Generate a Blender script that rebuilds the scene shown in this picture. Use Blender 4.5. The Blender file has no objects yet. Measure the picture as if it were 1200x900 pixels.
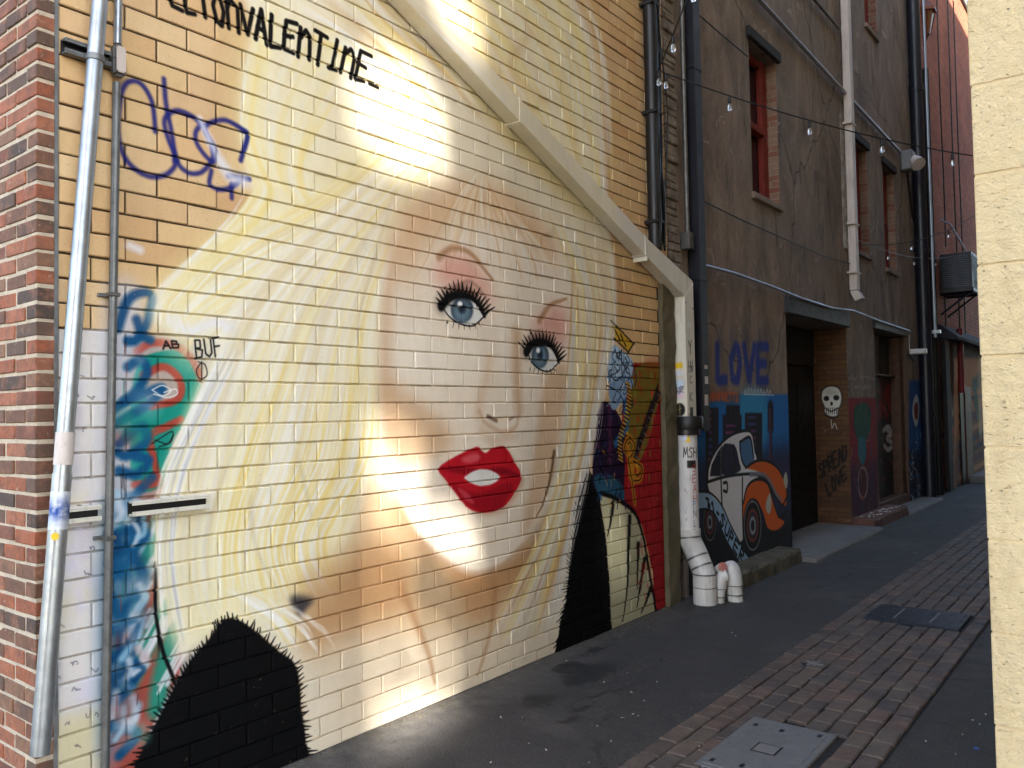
import bpy, bmesh, math, random
import numpy as np
from mathutils import Vector, Matrix

random.seed(7)
RNG = np.random.default_rng(11)
sc = bpy.context.scene
COL = sc.collection
R_ = math.radians

# ------------------------------------------------------------------ camera
CAM = np.array([3.4, 0.0, 1.705])
FOC = 960.0                      # focal length in pixels of a 1200 x 900 frame
AX = np.array([[0.78589351, -0.03574613, -0.61732779],
               [0.61810022, 0.01637352, 0.78592876],
               [-0.01798608, -0.99922676, 0.03496253]])   # world axes seen from the camera
cd = bpy.data.cameras.new('camera')
cam = bpy.data.objects.new('camera', cd)
COL.objects.link(cam)
cd.sensor_width = 36.0
cd.lens = FOC / 1200 * 36
cd.clip_start = 0.05
cd.clip_end = 500
r_, d_, f_ = AX[:, 0], AX[:, 1], AX[:, 2]
cam.matrix_world = Matrix(((r_[0], -d_[0], -f_[0], CAM[0]),
                           (r_[1], -d_[1], -f_[1], CAM[1]),
                           (r_[2], -d_[2], -f_[2], CAM[2]),
                           (0, 0, 0, 1)))
sc.camera = cam

# ------------------------------------------------------------------ sky, sun, exposure
SUN_AZ, SUN_EL = 50.0, 27.0      # azimuth turned from +X towards -Y
sdir = Vector((math.cos(R_(SUN_EL)) * math.cos(R_(SUN_AZ)), -math.cos(R_(SUN_EL)) * math.sin(R_(SUN_AZ)), math.sin(R_(SUN_EL))))
w = bpy.data.worlds.new('World')
sc.world = w
w.use_nodes = True
wn = w.node_tree.nodes
sky = wn.new('ShaderNodeTexSky')
sky.sky_type = 'NISHITA'
sky.sun_disc = False
sky.sun_elevation = R_(SUN_EL)
sky.sun_rotation = math.atan2(sdir.x, sdir.y)
sky.air_density = 1.0
sky.dust_density = 1.0
bg = wn['Background']
bg.inputs['Strength'].default_value = 0.15
w.node_tree.links.new(sky.outputs[0], bg.inputs['Color'])
sl = bpy.data.lights.new('sun', 'SUN')
sl.energy = 5.0
sl.angle = R_(0.7)
sl.color = (1.0, 0.96, 0.90)
so = bpy.data.objects.new('sun', sl)
COL.objects.link(so)
so.location = (20, -20, 30)
so.rotation_euler = sdir.to_track_quat('Z', 'Y').to_euler()
sc.view_settings.view_transform = 'Standard'
sc.view_settings.look = 'None'
sc.view_settings.gamma = 1.0
sc.view_settings.use_curve_mapping = False
sc.view_settings.exposure = 2.3
sc.cycles.max_bounces = 8
sc.cycles.diffuse_bounces = 5
sc.cycles.use_denoising = True

# ------------------------------------------------------------------ where a point of a wall lies
def ray(u, v):
    return AX @ np.array([u - 600.0, v - 450.0, FOC])
def onx(u, v, x=0.0):
    r = ray(u, v); return CAM + r * ((x - CAM[0]) / r[0])
def ony(u, v, y):
    r = ray(u, v); return CAM + r * ((y - CAM[1]) / r[1])
def onz(u, v, z=0.0):
    r = ray(u, v); return CAM + r * ((z - CAM[2]) / r[2])
def proj(P):
    c = AX.T @ (np.asarray(P, float) - CAM)
    return 600 + FOC * c[0] / c[2], 450 + FOC * c[1] / c[2]

def s2l(c):
    return tuple(((x / 255) / 12.92 if x / 255 <= 0.04045 else ((x / 255 + 0.055) / 1.055) ** 2.4) for x in c)

# ------------------------------------------------------------------ painting on walls (made here, stroke by stroke)
def crom(pts, n=10, closed=False):
    p = np.asarray(pts, float)
    if len(p) < 3: 
        return np.array([p[0] + (p[-1] - p[0]) * t for t in np.linspace(0, 1, n)])
    if closed: q = np.vstack([p[-1], p, p[0], p[1]])
    else: q = np.vstack([2 * p[0] - p[1], p, 2 * p[-1] - p[-2]])
    out = []
    for i in range(1, len(q) - 2):
        for t in np.linspace(0, 1, n, endpoint=False):
            a, b, c, d = q[i - 1], q[i], q[i + 1], q[i + 2]
            out.append(0.5 * (2 * b + (c - a) * t + (2 * a - 5 * b + 4 * c - d) * t * t + (3 * b - a - 3 * c + d) * t ** 3))
    if not closed: out.append(p[-1])
    return np.array(out)

def resample(p, n):
    d = np.r_[0, np.cumsum(np.hypot(*np.diff(p, axis=0).T))]
    t = np.linspace(0, d[-1], n)
    return np.c_[np.interp(t, d, p[:, 0]), np.interp(t, d, p[:, 1])]

def boxblur(m, r):
    r = int(round(r))
    if r < 1: return m
    for _ in range(2):
        for ax in (0, 1):
            pad = [(0, 0), (0, 0)]; pad[ax] = (r + 1, r)
            c = np.cumsum(np.pad(m, pad, mode='edge'), axis=ax)
            n = m.shape[ax]; k = 2 * r + 1
            m = (np.take(c, range(k, k + n), axis=ax) - np.take(c, range(0, n), axis=ax)) / k
    return m

class Canvas:
    def __init__(s, name, a0, a1, b0, b1, res, pm):
        s.name, s.a0, s.a1, s.b0, s.b1, s.res, s.pm = name, a0, a1, b0, b1, res, pm
        s.W, s.H = int((a1 - a0) / res), int((b1 - b0) / res)
        s.rgb = np.zeros((s.H, s.W, 3), np.float32); s.al = np.zeros((s.H, s.W), np.float32)
    def P(s, pts, world=False):
        out = []
        for p in pts:
            a, b = (p[0], p[1]) if world else s.pm(p[0], p[1])
            out.append(((a - s.a0) / s.res, (b - s.b0) / s.res))
        return np.array(out)
    def comp(s, m, x0, y0, col):
        h, w_ = m.shape
        X0, Y0, X1, Y1 = max(x0, 0), max(y0, 0), min(x0 + w_, s.W), min(y0 + h, s.H)
        if X1 <= X0 or Y1 <= Y0: return
        m = m[Y0 - y0:Y1 - y0, X0 - x0:X1 - x0]
        c = np.array(col, np.float32) / 255
        s.rgb[Y0:Y1, X0:X1] = s.rgb[Y0:Y1, X0:X1] * (1 - m[..., None]) + c * m[..., None]
        s.al[Y0:Y1, X0:X1] = s.al[Y0:Y1, X0:X1] * (1 - m) + m
    def poly(s, pts, col, blur=0.003, op=1.0, smooth=True, world=False, noise=0.0):
        p = s.P(pts, world)
        if smooth: p = crom(p, 8, True)
        br = max(1, blur / s.res)
        pad = int(br * 2 + 3)
        x0, y0 = np.floor(p.min(0)).astype(int) - pad; x1, y1 = np.ceil(p.max(0)).astype(int) + pad
        x0, y0 = max(x0, -pad - 2), max(y0, -pad - 2); x1, y1 = min(x1, s.W + pad), min(y1, s.H + pad)
        if x1 <= x0 or y1 <= y0: return
        m = np.zeros((y1 - y0, x1 - x0), np.float32)
        q = np.roll(p, -1, axis=0)
        for j in range(m.shape[0]):
            yy = y0 + j + 0.5
            k = (p[:, 1] <= yy) != (q[:, 1] <= yy)
            if not k.any(): continue
            xs = np.sort(p[k, 0] + (yy - p[k, 1]) / (q[k, 1] - p[k, 1]) * (q[k, 0] - p[k, 0])) - x0
            for a, b in zip(xs[::2], xs[1::2]):
                m[j, max(0, int(round(a))):max(0, int(round(b)))] = 1
        m = boxblur(m, br / 1.4)
        if noise:
            n = RNG.random((m.shape[0] // 12 + 2, m.shape[1] // 12 + 2)).astype(np.float32)
            n = np.kron(n, np.ones((12, 12), np.float32))[:m.shape[0], :m.shape[1]]
            m = m * (1 - noise * boxblur(n, 6))
        s.comp(m * op, x0, y0, col)
    def stroke(s, pts, w0, col, w1=None, op=1.0, soft=0.35, smooth=True, world=False, fade=False):
        p = s.P(pts, world)
        if smooth and len(p) > 2: p = crom(p, 8)
        w1 = w0 if w1 is None else w1
        L = np.hypot(*np.diff(p, axis=0).T).sum()
        rm = max(w0, w1) / s.res / 2 + 0.5
        n = int(max(2, min(400, L / max(0.7, min(w0, w1) / s.res / 2 * 0.6))))
        p = resample(p, n)
        pad = int(rm * (1 + soft) + 3)
        x0, y0 = np.floor(p.min(0)).astype(int) - pad; x1, y1 = np.ceil(p.max(0)).astype(int) + pad
        if x1 < 0 or y1 < 0 or x0 > s.W or y0 > s.H: return
        m = np.zeros((y1 - y0, x1 - x0), np.float32)
        for i, (px, py) in enumerate(p):
            t = i / (n - 1)
            r = max(0.55, (w0 + (w1 - w0) * t) / s.res / 2)
            o = math.sin(math.pi * min(1, max(0.02, t))) ** 0.6 if fade else 1
            R = int(r * (1 + soft) + 2)
            cx, cy = int(px) - x0, int(py) - y0
            ya, yb, xa, xb = max(0, cy - R), cy + R + 1, max(0, cx - R), cx + R + 1
            sub = m[ya:yb, xa:xb]
            yy, xx = np.ogrid[ya:ya + sub.shape[0], xa:xa + sub.shape[1]]
            d = np.sqrt((xx + 0.5 + x0 - px) ** 2 + (yy + 0.5 + y0 - py) ** 2)
            v = np.clip((r * (1 + soft) + 0.5 - d) / (r * 2 * soft + 1), 0, 1) * o
            np.maximum(sub, v.astype(np.float32), out=sub)
        s.comp(m * op, x0, y0, col)
    def image(s):
        a = np.maximum(s.al, 1e-4)[..., None]
        rgb = np.clip(s.rgb / a, 0, 1)
        px = np.dstack([rgb, np.clip(s.al, 0, 1)]).astype(np.float32)
        im = bpy.data.images.new(s.name, s.W, s.H, alpha=True)
        im.alpha_mode = 'CHANNEL_PACKED'
        im.pixels.foreach_set(px.ravel())
        im.update(); im.pack()
        return im

# a little stroke alphabet, unit box, y up
FONT = {
 'A': [[(0, 0), (.5, 1), (1, 0)], [(.2, .38), (.8, .38)]], 'B': [[(0, 0), (0, 1), (.8, .9), (.7, .55), (0, .52), (.95, .4), (.8, 0), (0, 0)]],
 'C': [[(.95, .85), (.5, 1), (.05, .6), (.15, .1), (.6, 0), (.95, .2)]], 'D': [[(0, 0), (0, 1), (.8, .8), (.9, .3), (.5, 0), (0, 0)]],
 'E': [[(.9, 1), (0, 1), (0, 0), (.9, 0)], [(0, .5), (.7, .5)]], 'F': [[(.9, 1), (0, 1), (0, 0)], [(0, .5), (.7, .5)]],
 'G': [[(.9, .85), (.5, 1), (.05, .5), (.4, 0), (.9, .1), (.9, .45), (.55, .45)]], 'H': [[(0, 0), (0, 1)], [(1, 0), (1, 1)], [(0, .5), (1, .5)]],
 'I': [[(.5, 0), (.5, 1)], [(.15, 0), (.85, 0)]], 'K': [[(0, 0), (0, 1)], [(.9, 1), (0, .45), (.9, 0)]], 'L': [[(.05, 1), (.1, 0), (.85, .03)]],
 'M': [[(0, 0), (.1, 1), (.5, .3), (.9, 1), (1, 0)]], 'N': [[(0, 0), (.05, 1), (.95, 0), (1, 1)]], 'O': [[(.5, 1), (.05, .6), (.2, .05), (.7, 0), (.95, .5), (.75, .95), (.5, 1)]],
 'P': [[(0, 0), (0, 1), (.8, .9), (.8, .55), (0, .45)]], 'R': [[(0, 0), (0, 1), (.8, .9), (.75, .55), (0, .48), (.9, 0)]],
 'S': [[(.9, .85), (.45, 1), (.1, .75), (.85, .35), (.6, 0), (.05, .12)]], 'T': [[(0, 1), (1, 1)], [(.5, 1), (.5, 0)]],
 'U': [[(0, 1), (.05, .2), (.5, 0), (.95, .2), (1, 1)]], 'V': [[(0, 1), (.5, 0), (1, 1)]], 'Y': [[(0, 1), (.5, .5), (1, 1)], [(.5, .5), (.5, 0)]],
 'W': [[(0, 1), (.25, 0), (.5, .6), (.75, 0), (1, 1)]], 'X': [[(0, 0), (1, 1)], [(0, 1), (1, 0)]],
 '1': [[(.2, .8), (.5, 1), (.5, 0)]], '3': [[(.1, .9), (.8, .95), (.4, .55), (.9, .35), (.6, 0), (.05, .1)]], '-': [[(.2, .45), (.8, .45)]], '_': [[(.1, .05), (.9, .05)]], '.': [[(.4, .03), (.55, .03)]],
 'n': [[(.05, 0), (.05, .9)], [(.05, .7), (.5, .95), (.9, .75), (.95, 0)]],
}
def text(cv, txt, tl, tr, bl, br, w, col, gap=0.25, op=1, soft=.3, jit=0.0, smooth=False):
    """lettering between four corner points: top-left, top-right, bottom-left, bottom-right"""
    tl, tr, bl, br = map(np.array, (tl, tr, bl, br))
    n = len(txt)
    for i, ch in enumerate(txt):
        if ch == ' ': continue
        for pl in FONT[ch]:
            pts = []
            for (x, y) in pl:
                t = (i + gap / 2 + x * (1 - gap)) / n + random.uniform(-jit, jit) / n
                top = tl + (tr - tl) * t; bot = bl + (br - bl) * t
                pts.append(bot + (top - bot) * (y + random.uniform(-jit, jit)))
            cv.stroke(pts, w, col, op=op, soft=soft, smooth=smooth)

# ------------------------------------------------------------------ the big painted portrait on the tan brick wall
pmx = lambda u, v: onx(u, v)[1:3]
MU = Canvas('mural_paint', 1.40, 6.75, -0.05, 6.0, 0.003, pmx)
def hair(cv, c1, c2, n, cols, w0, w1, op=(.35, .9), fade=True, jit=3):
    a, b = resample(crom(c1), 14), resample(crom(c2), 14)
    for _ in range(n):
        t = random.random(); q = a + (b - a) * t
        i0, i1 = sorted(random.sample(range(0, 14), 2))
        if i1 - i0 < 5: i0, i1 = max(0, i0 - 3), min(13, i1 + 4)
        q = q[i0:i1 + 1] + RNG.normal(0, jit * .35, 2) + np.cumsum(RNG.normal(0, jit * .25, (i1 + 1 - i0, 2)), axis=0)
        ww = random.uniform(w0, w1)
        cv.stroke(q, ww, random.choice(cols), w1=ww * random.uniform(.3, 1), op=random.uniform(*op), soft=random.choice((.3, .6, .9)), fade=fade)

CREAM, YEL, PALE, GREYV, TANS = (232, 224, 202), (236, 214, 136), (238, 235, 226), (196, 190, 186), (201, 165, 122)
SKIN, SKD, SKN = (234, 222, 204), (208, 172, 134), (196, 152, 108)
# whitewashed lower courses by the pipes
MU.poly([(40, 386), (128, 386), (128, 920), (40, 920)], (214, 207, 201), .004, smooth=False)
for k in range(26):
    u, v = random.uniform(62, 118), random.uniform(395, 890)
    MU.stroke([(u, v), (u + random.uniform(-14, 22), v - random.uniform(-6, 34))], random.uniform(.03, .08), random.choice([(206, 200, 220), (222, 216, 205), (212, 200, 170), (198, 190, 196)]), op=.6, soft=.9)
MU.poly([(55, 845), (125, 820), (125, 920), (55, 920)], (205, 192, 152), .06, op=.9, smooth=False)
# old graffiti strip left of the hair
MU.poly([(128, 392), (272, 398), (270, 470), (235, 600), (250, 720), (235, 800), (170, 920), (120, 920)], (168, 158, 150), .01, smooth=False)
MU.poly([(160, 430), (188, 412), (222, 414), (234, 440), (232, 490), (206, 510), (196, 545), (190, 570), (158, 572), (152, 500)], (24, 138, 122), .004)
MU.poly([(170, 440), (192, 428), (210, 440), (211, 466), (186, 476), (172, 466)], (176, 160, 148), .004)
for q in ([(160, 412), (178, 402), (205, 405), (224, 420), (236, 445)], [(168, 440), (192, 430), (211, 446), (208, 468), (178, 476)], [(212, 492), (196, 500), (176, 512), (182, 545), (184, 565), (158, 568)]):
    MU.stroke(q, .035, (170, 66, 52), op=.95, soft=.3)
MU.poly([(175, 596), (190, 640), (195, 700), (212, 760), (200, 830), (165, 915), (125, 915), (150, 760), (165, 680)], (160, 62, 48), .01, op=.85)
for q in ([(190, 610), (170, 660), (150, 740)], [(200, 690), (180, 740), (150, 800)], [(205, 740), (190, 790), (185, 830)], [(185, 655), (172, 640), (150, 700)]):
    MU.stroke(q, .09, (36, 140, 118), op=.9, soft=.4)
for k in range(24):                       # white slashes
    u, v = random.uniform(132, 200), random.uniform(600, 880)
    MU.stroke([(u, v), (u + 30, v - 55)], random.uniform(.012, .028), (222, 218, 222), op=.85, soft=.5)
MU.poly([(127, 350), (165, 345), (160, 420), (150, 520), (155, 620), (150, 720), (135, 870), (120, 900), (122, 600)], (196, 200, 212), .05, op=.7)
BL = (16, 74, 118)
for q in ([(138, 385), (150, 352), (168, 343), (178, 350), (172, 378), (160, 398), (150, 400)], [(160, 375), (166, 392), (176, 398)], [(150, 430), (165, 422), (172, 436), (160, 458), (134, 480)], [(146, 470), (190, 455), (170, 476), (136, 496)],
          [(140, 520), (164, 500), (172, 516), (150, 534), (138, 530)], [(160, 535), (174, 540), (160, 556), (140, 552)], [(178, 560), (150, 590), (130, 615)], [(128, 625), (160, 622), (170, 630), (140, 650)], [(135, 665), (155, 690), (140, 720), (130, 700)],
          [(128, 740), (160, 735), (150, 760), (128, 770)], [(130, 795), (158, 790), (140, 820), (126, 815)], [(126, 850), (160, 860), (140, 885)], [(150, 640), (165, 670), (160, 690)], [(145, 770), (155, 790), (135, 800)]):
    MU.stroke(q, .042, BL, op=.95, soft=.4)
MU.poly([(124, 600), (172, 612), (166, 660), (156, 760), (138, 860), (122, 880)], (22, 80, 120), .05, op=.7)
for k in range(26):
    u, v = random.uniform(128, 162), random.uniform(600, 880)
    MU.stroke([(u, v), (u + random.uniform(4, 16), v - random.uniform(4, 26)), (u + random.uniform(0, 10), v - random.uniform(20, 40))], random.uniform(.02, .045), random.choice([(14, 62, 104), (20, 84, 128), (206, 212, 220), (150, 190, 210)]), op=.8, soft=.5)
# hair and cream ground of the portrait
MU.poly([(300, -120), (296, 30), (286, 90), (285, 150), (298, 215), (296, 245), (262, 272), (215, 320), (188, 352), (178, 372), (200, 392), (262, 402), (240, 450), (214, 510), (196, 562), (187, 620), (190, 680), (204, 735), (214, 768),
         (260, 735), (300, 745), (352, 800), (362, 900), (420, 930), (660, 770), (678, 600), (700, 500), (716, 430), (722, 380), (720, 300), (712, 262), (708, 180), (700, 90), (684, 30), (660, -20), (620, -130)], CREAM, .035)
MU.poly([(440, 200), (340, 300), (265, 400), (220, 520), (195, 640), (212, 750), (300, 735), (400, 690), (430, 590), (440, 420), (470, 270)], (236, 220, 158), .09, op=.62)
MU.poly([(300, 60), (288, 110), (290, 170), (310, 230), (360, 250), (420, 150), (380, 60)], (232, 222, 190), .03, op=.8)
MU.poly([(450, 0), (560, -60), (660, 0), (695, 90), (702, 250), (640, 215), (580, 150), (520, 60)], (236, 220, 164), .06, op=.75)
# strands
def volume(c1, c2, n, cols, w0, w1):
    a, b = resample(crom(c1), 12), resample(crom(c2), 12)
    for i in range(n):
        q = a + (b - a) * ((i + random.random()) / n)
        MU.stroke(q, random.uniform(w0, w1), cols[i % len(cols)], op=random.uniform(.35, .6), soft=.95, fade=True)
SOFT = [(238, 224, 160), (240, 236, 220), (236, 218, 144), (240, 238, 230), (238, 230, 196), (222, 206, 170)]
volume([(480, 180), (400, 260), (320, 340), (262, 420), (222, 510), (196, 600), (194, 690), (212, 755)], [(500, 215), (460, 300), (440, 400), (445, 500), (436, 590), (410, 640), (428, 690)], 26, SOFT, .10, .2)
volume([(470, 150), (380, 225), (290, 275), (225, 320), (190, 352), (186, 372)], [(520, 190), (440, 260), (350, 330), (290, 370), (255, 395), (225, 440)], 16, SOFT, .09, .18)
volume([(330, 0), (296, 80), (290, 140), (302, 210), (330, 245)], [(470, 20), (420, 90), (390, 160), (380, 210), (400, 250)], 12, SOFT, .1, .2)
volume([(540, -80), (620, -40), (676, 40), (694, 130), (700, 240)], [(500, -20), (560, 40), (610, 110), (640, 170), (672, 240)], 12, SOFT, .12, .22)
hair(MU, [(330, 30), (300, 80), (288, 140), (300, 210), (330, 245)], [(440, 60), (400, 110), (370, 160), (360, 210), (380, 250)], 60, [YEL, PALE, PALE, (232, 218, 176)], .02, .07, op=(.15, .45))
hair(MU, [(470, 150), (380, 225), (290, 275), (225, 320), (190, 352), (186, 372)], [(520, 190), (440, 260), (350, 330), (290, 370), (255, 395), (225, 440)], 150, [YEL, (236, 222, 168), PALE, (240, 238, 232), (226, 206, 156), (236, 228, 200)], .005, .022, op=(.2, .65))
hair(MU, [(480, 180), (400, 260), (320, 340), (262, 420), (222, 510), (196, 600), (194, 690), (212, 755)], [(500, 215), (460, 300), (440, 400), (445, 500), (436, 590), (410, 640), (428, 690)], 380, [YEL, (236, 222, 164), (238, 228, 180), PALE, PALE, (240, 238, 234), (226, 214, 184), (236, 226, 190)], .005, .022, op=(.2, .65))
hair(MU, [(330, 420), (290, 520), (262, 620), (260, 720)], [(440, 420), (430, 540), (380, 640), (420, 720)], 130, [YEL, (234, 210, 128), PALE, (240, 238, 234)], .006, .024)
for q in ([(262, 430), (236, 520), (214, 590), (200, 640)], [(300, 470), (262, 560), (240, 640), (250, 700)], [(345, 520), (360, 580), (368, 620)], [(470, 200), (440, 300), (420, 380), (424, 470)], [(290, 560), (300, 640), (330, 700)]):
    MU.stroke(q, .03, (196, 182, 150), w1=.012, op=.45, soft=.9, fade=True)
hair(MU, [(540, -80), (620, -40), (676, 40), (694, 130), (700, 240)], [(500, -20), (560, 40), (610, 110), (640, 170), (672, 240)], 110, [YEL, (232, 214, 150), PALE, PALE, (226, 204, 170)], .02, .08, op=(.15, .45))
hair(MU, [(420, -80), (470, 0), (540, 60), (600, 130)], [(330, 30), (400, 60), (450, 120), (500, 190)], 60, [YEL, PALE, PALE, (214, 188, 150), (236, 220, 180)], .015, .06)
for q in ([(560, 20), (540, 60), (575, 80), (600, 110)], [(620, 40), (600, 80), (640, 120)]):
    MU.stroke(q, .07, (206, 172, 120), op=.35, soft=.9)
MU.stroke([(668, -10), (690, 50), (698, 120), (706, 200), (710, 250)], .06, (232, 222, 220), op=.75, soft=.7)
MU.stroke([(690, 150), (700, 200), (704, 260)], .03, YEL, op=.7, soft=.5)
# face, neck
MU.poly([(430, 570), (470, 590), (520, 650), (580, 668), (640, 620), (668, 600), (650, 690), (600, 740), (575, 775), (420, 850), (380, 800), (350, 740), (400, 690)], (214, 184, 146), .08)
MU.poly([(350, 690), (420, 640), (470, 640), (480, 700), (420, 740), (360, 760)], (184, 140, 96), .12, op=.8)
MU.poly([(530, 660), (600, 660), (650, 590), (655, 650), (600, 720), (560, 740), (540, 700)], (190, 144, 98), .09, op=.8)
MU.poly([(360, 780), (470, 740), (560, 740), (600, 700), (650, 720), (655, 770), (380, 900), (355, 880)], (222, 208, 184), .12, op=.85)
MU.stroke([(470, 690), (500, 760), (510, 800)], .06, (170, 122, 82), w1=.02, op=.6, soft=.9)
MU.stroke([(580, 690), (575, 740), (560, 790)], .06, (170, 122, 82), w1=.02, op=.55, soft=.9)
face = [(470, 262), (455, 300), (449, 360), (447, 430), (450, 490), (456, 540), (466, 578), (490, 625), (522, 656), (552, 672), (582, 664), (612, 636), (640, 588), (655, 520), (664, 440), (668, 360), (656, 290), (612, 240), (552, 214), (505, 228)]
MU.stroke([(470, 600), (500, 640), (530, 664), (560, 678), (590, 670), (618, 644)], .12, (176, 130, 90), op=.5, soft=.95)
MU.poly(face, SKIN, .02)
MU.poly([(460, 255), (500, 226), (560, 212), (610, 236), (655, 290), (640, 300), (590, 262), (540, 262), (500, 290), (470, 340)], (210, 174, 134), .12, op=.85)
MU.stroke([(462, 290), (454, 350), (452, 430), (456, 510)], .09, (204, 166, 128), op=.55, soft=.9)
MU.poly([(448, 440), (475, 460), (520, 495), (530, 520), (500, 540), (462, 545), (452, 510)], (202, 164, 124), .08, op=.75)
MU.poly([(640, 440), (664, 430), (654, 520), (640, 580), (612, 630), (622, 560), (630, 500)], SKD, .05, op=.7)
MU.stroke([(490, 630), (525, 658), (555, 671), (585, 664), (612, 640)], .03, (186, 150, 120), op=.5, soft=.9)
MU.poly([(480, 380), (520, 395), (560, 400), (560, 440), (500, 450), (470, 420)], (238, 230, 214), .07, op=.8)
MU.poly([(500, 620), (540, 610), (585, 615), (575, 652), (545, 660), (515, 645)], (238, 226, 206), .04, op=.8)
hair(MU, [(560, 200), (530, 240), (500, 300), (480, 330)], [(575, 205), (600, 240), (640, 290), (660, 330)], 70, [PALE, (236, 224, 190), (222, 196, 156), (206, 166, 120), (240, 236, 224)], .008, .03, op=(.25, .6))
# nose: soft planes only
MU.stroke([(585, 375), (590, 420), (596, 465)], .085, (240, 232, 218), op=.75, soft=.9)
MU.stroke([(606, 390), (606, 440), (608, 480)], .08, (194, 156, 118), op=.7, soft=.95)
MU.stroke([(574, 420), (566, 460), (560, 484)], .07, (214, 184, 152), op=.5, soft=.95)
MU.stroke([(566, 506), (580, 516), (600, 510)], .07, (204, 170, 138), op=.45, soft=.95)
MU.stroke([(562, 482), (570, 496), (590, 506), (604, 500), (608, 486)], .026, (192, 152, 118), op=.55, soft=.9)
MU.stroke([(572, 488), (582, 493)], .024, (96, 66, 52), op=.8, soft=.6)
MU.stroke([(597, 492), (602, 489)], .016, (120, 84, 66), op=.5, soft=.7)
# eyes
def eye(cx, cy, rx, ry, ix, bro, sh):
    MU.poly(sh, (218, 150, 136), .09, op=.7)
    MU.poly([(cx - rx * .95, cy - ry * .85), (cx - rx * .2, cy - ry * 1.35), (cx + rx * .7, cy - ry * .95), (cx + rx * .6, cy - ry * .4), (cx - rx * .4, cy - ry * .75)], (150, 106, 90), .03, op=.7)
    alm = [(cx - rx, cy - ry * .25), (cx - rx * .55, cy - ry * .75), (cx, cy - ry * .85), (cx + rx * .6, cy - ry * .5), (cx + rx, cy + ry * .3), (cx + rx * .45, cy + ry * .8), (cx - rx * .2, cy + ry * .72), (cx - rx * .7, cy + ry * .3)]
    MU.poly(alm, (226, 228, 226), .004)
    MU.poly([(cx + ix + rx * .52 * math.cos(t), cy + ry * .70 * math.sin(t)) for t in np.linspace(0, 6.283, 14, endpoint=False)], (50, 64, 78), .008)
    MU.poly([(cx + ix + rx * .42 * math.cos(t), cy + ry * .1 + ry * .56 * math.sin(t)) for t in np.linspace(0, 6.283, 14, endpoint=False)], (108, 134, 152), .03)
    MU.poly([(cx + ix + rx * .19 * math.cos(t), cy - ry * .06 + ry * .26 * math.sin(t)) for t in np.linspace(0, 6.283, 12, endpoint=False)], (34, 46, 60), .014)
    MU.poly([(cx + ix - rx * .12 + rx * .12 * math.cos(t), cy - ry * .3 + ry * .16 * math.sin(t)) for t in np.linspace(0, 6.283, 10, endpoint=False)], (235, 240, 242), .003)
    up = [(cx - rx * 1.02, cy - ry * .3), (cx - rx * .6, cy - ry * .78), (cx, cy - ry * .9), (cx + rx * .6, cy - ry * .55), (cx + rx * 1.02, cy + ry * .25)]
    MU.stroke(up, .09, (52, 40, 40), w1=.03, op=.45, soft=.9)
    MU.stroke([(x, y + ry * .12) for x, y in up], .062, (14, 13, 14), w1=.02, soft=.25)
    MU.stroke([(cx - rx, cy - ry * .25), (cx - rx * .65, cy + ry * .35), (cx - rx * .1, cy + ry * .78), (cx + rx * .5, cy + ry * .84), (cx + rx, cy + ry * .35)], .01, (20, 18, 18))
    U = resample(crom(up), 17)
    for i, (x, y) in enumerate(U):
        a = -2.35 + i / 16 * 1.75
        l = ry * random.uniform(.42, .75)
        MU.stroke([(x, y), (x + math.cos(a) * l * .5, y + math.sin(a) * l * .6), (x + math.cos(a) * l * .9, y + math.sin(a) * l)], .024, (12, 11, 12), w1=.005, soft=.3)
    for i in range(7):
        x = cx - rx * .7 + i * rx * .24; y = cy + ry * (.4 + .42 * math.sin(.5 + i * .33))
        MU.stroke([(x, y), (x + (i - 3) * .8, y + ry * .26)], .007, (16, 15, 15), w1=.003)
    MU.stroke(bro, .045, (166, 122, 84), w1=.02, op=.75, soft=.6)
eye(543, 363, 25, 22, -1, [(514, 302), (530, 291), (552, 298), (578, 328)], [(508, 330), (520, 300), (548, 300), (572, 330), (578, 360), (560, 345), (530, 338)])
eye(636, 417, 19, 21, -3, [(632, 376), (645, 358), (664, 350)], [(620, 395), (630, 375), (648, 360), (664, 365), (660, 410), (645, 395)])
MU.stroke([(530, 338), (550, 330), (566, 344), (572, 360)], .02, (120, 84, 72), op=.45, soft=.9)
# lips
lip = [(514, 549), (530, 537), (550, 527), (560, 524), (569, 531), (578, 525), (592, 524), (602, 540), (611, 558), (604, 576), (590, 594), (570, 601), (550, 596), (534, 578), (522, 562)]
MU.poly([(x + 3, y + 4) for x, y in lip], (190, 140, 110), .02, op=.5)
MU.poly(lip, (186, 24, 38), .003)
MU.poly([(530, 568), (560, 578), (600, 566), (590, 592), (568, 599), (548, 593)], (146, 14, 30), .012, op=.75)
MU.poly([(516, 549), (550, 548), (566, 551), (590, 548), (609, 558), (585, 556), (566, 552), (545, 556)], (120, 10, 26), .008, op=.7)
MU.poly([(540, 538), (556, 531), (564, 537), (550, 543)], (224, 110, 120), .012, op=.7)
MU.poly([(536, 572), (548, 578), (556, 590), (546, 586)], (220, 90, 100), .01, op=.6)
MU.poly([(545, 560), (558, 551), (574, 551), (586, 559), (575, 568), (559, 569)], (228, 228, 224), .004)
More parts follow.
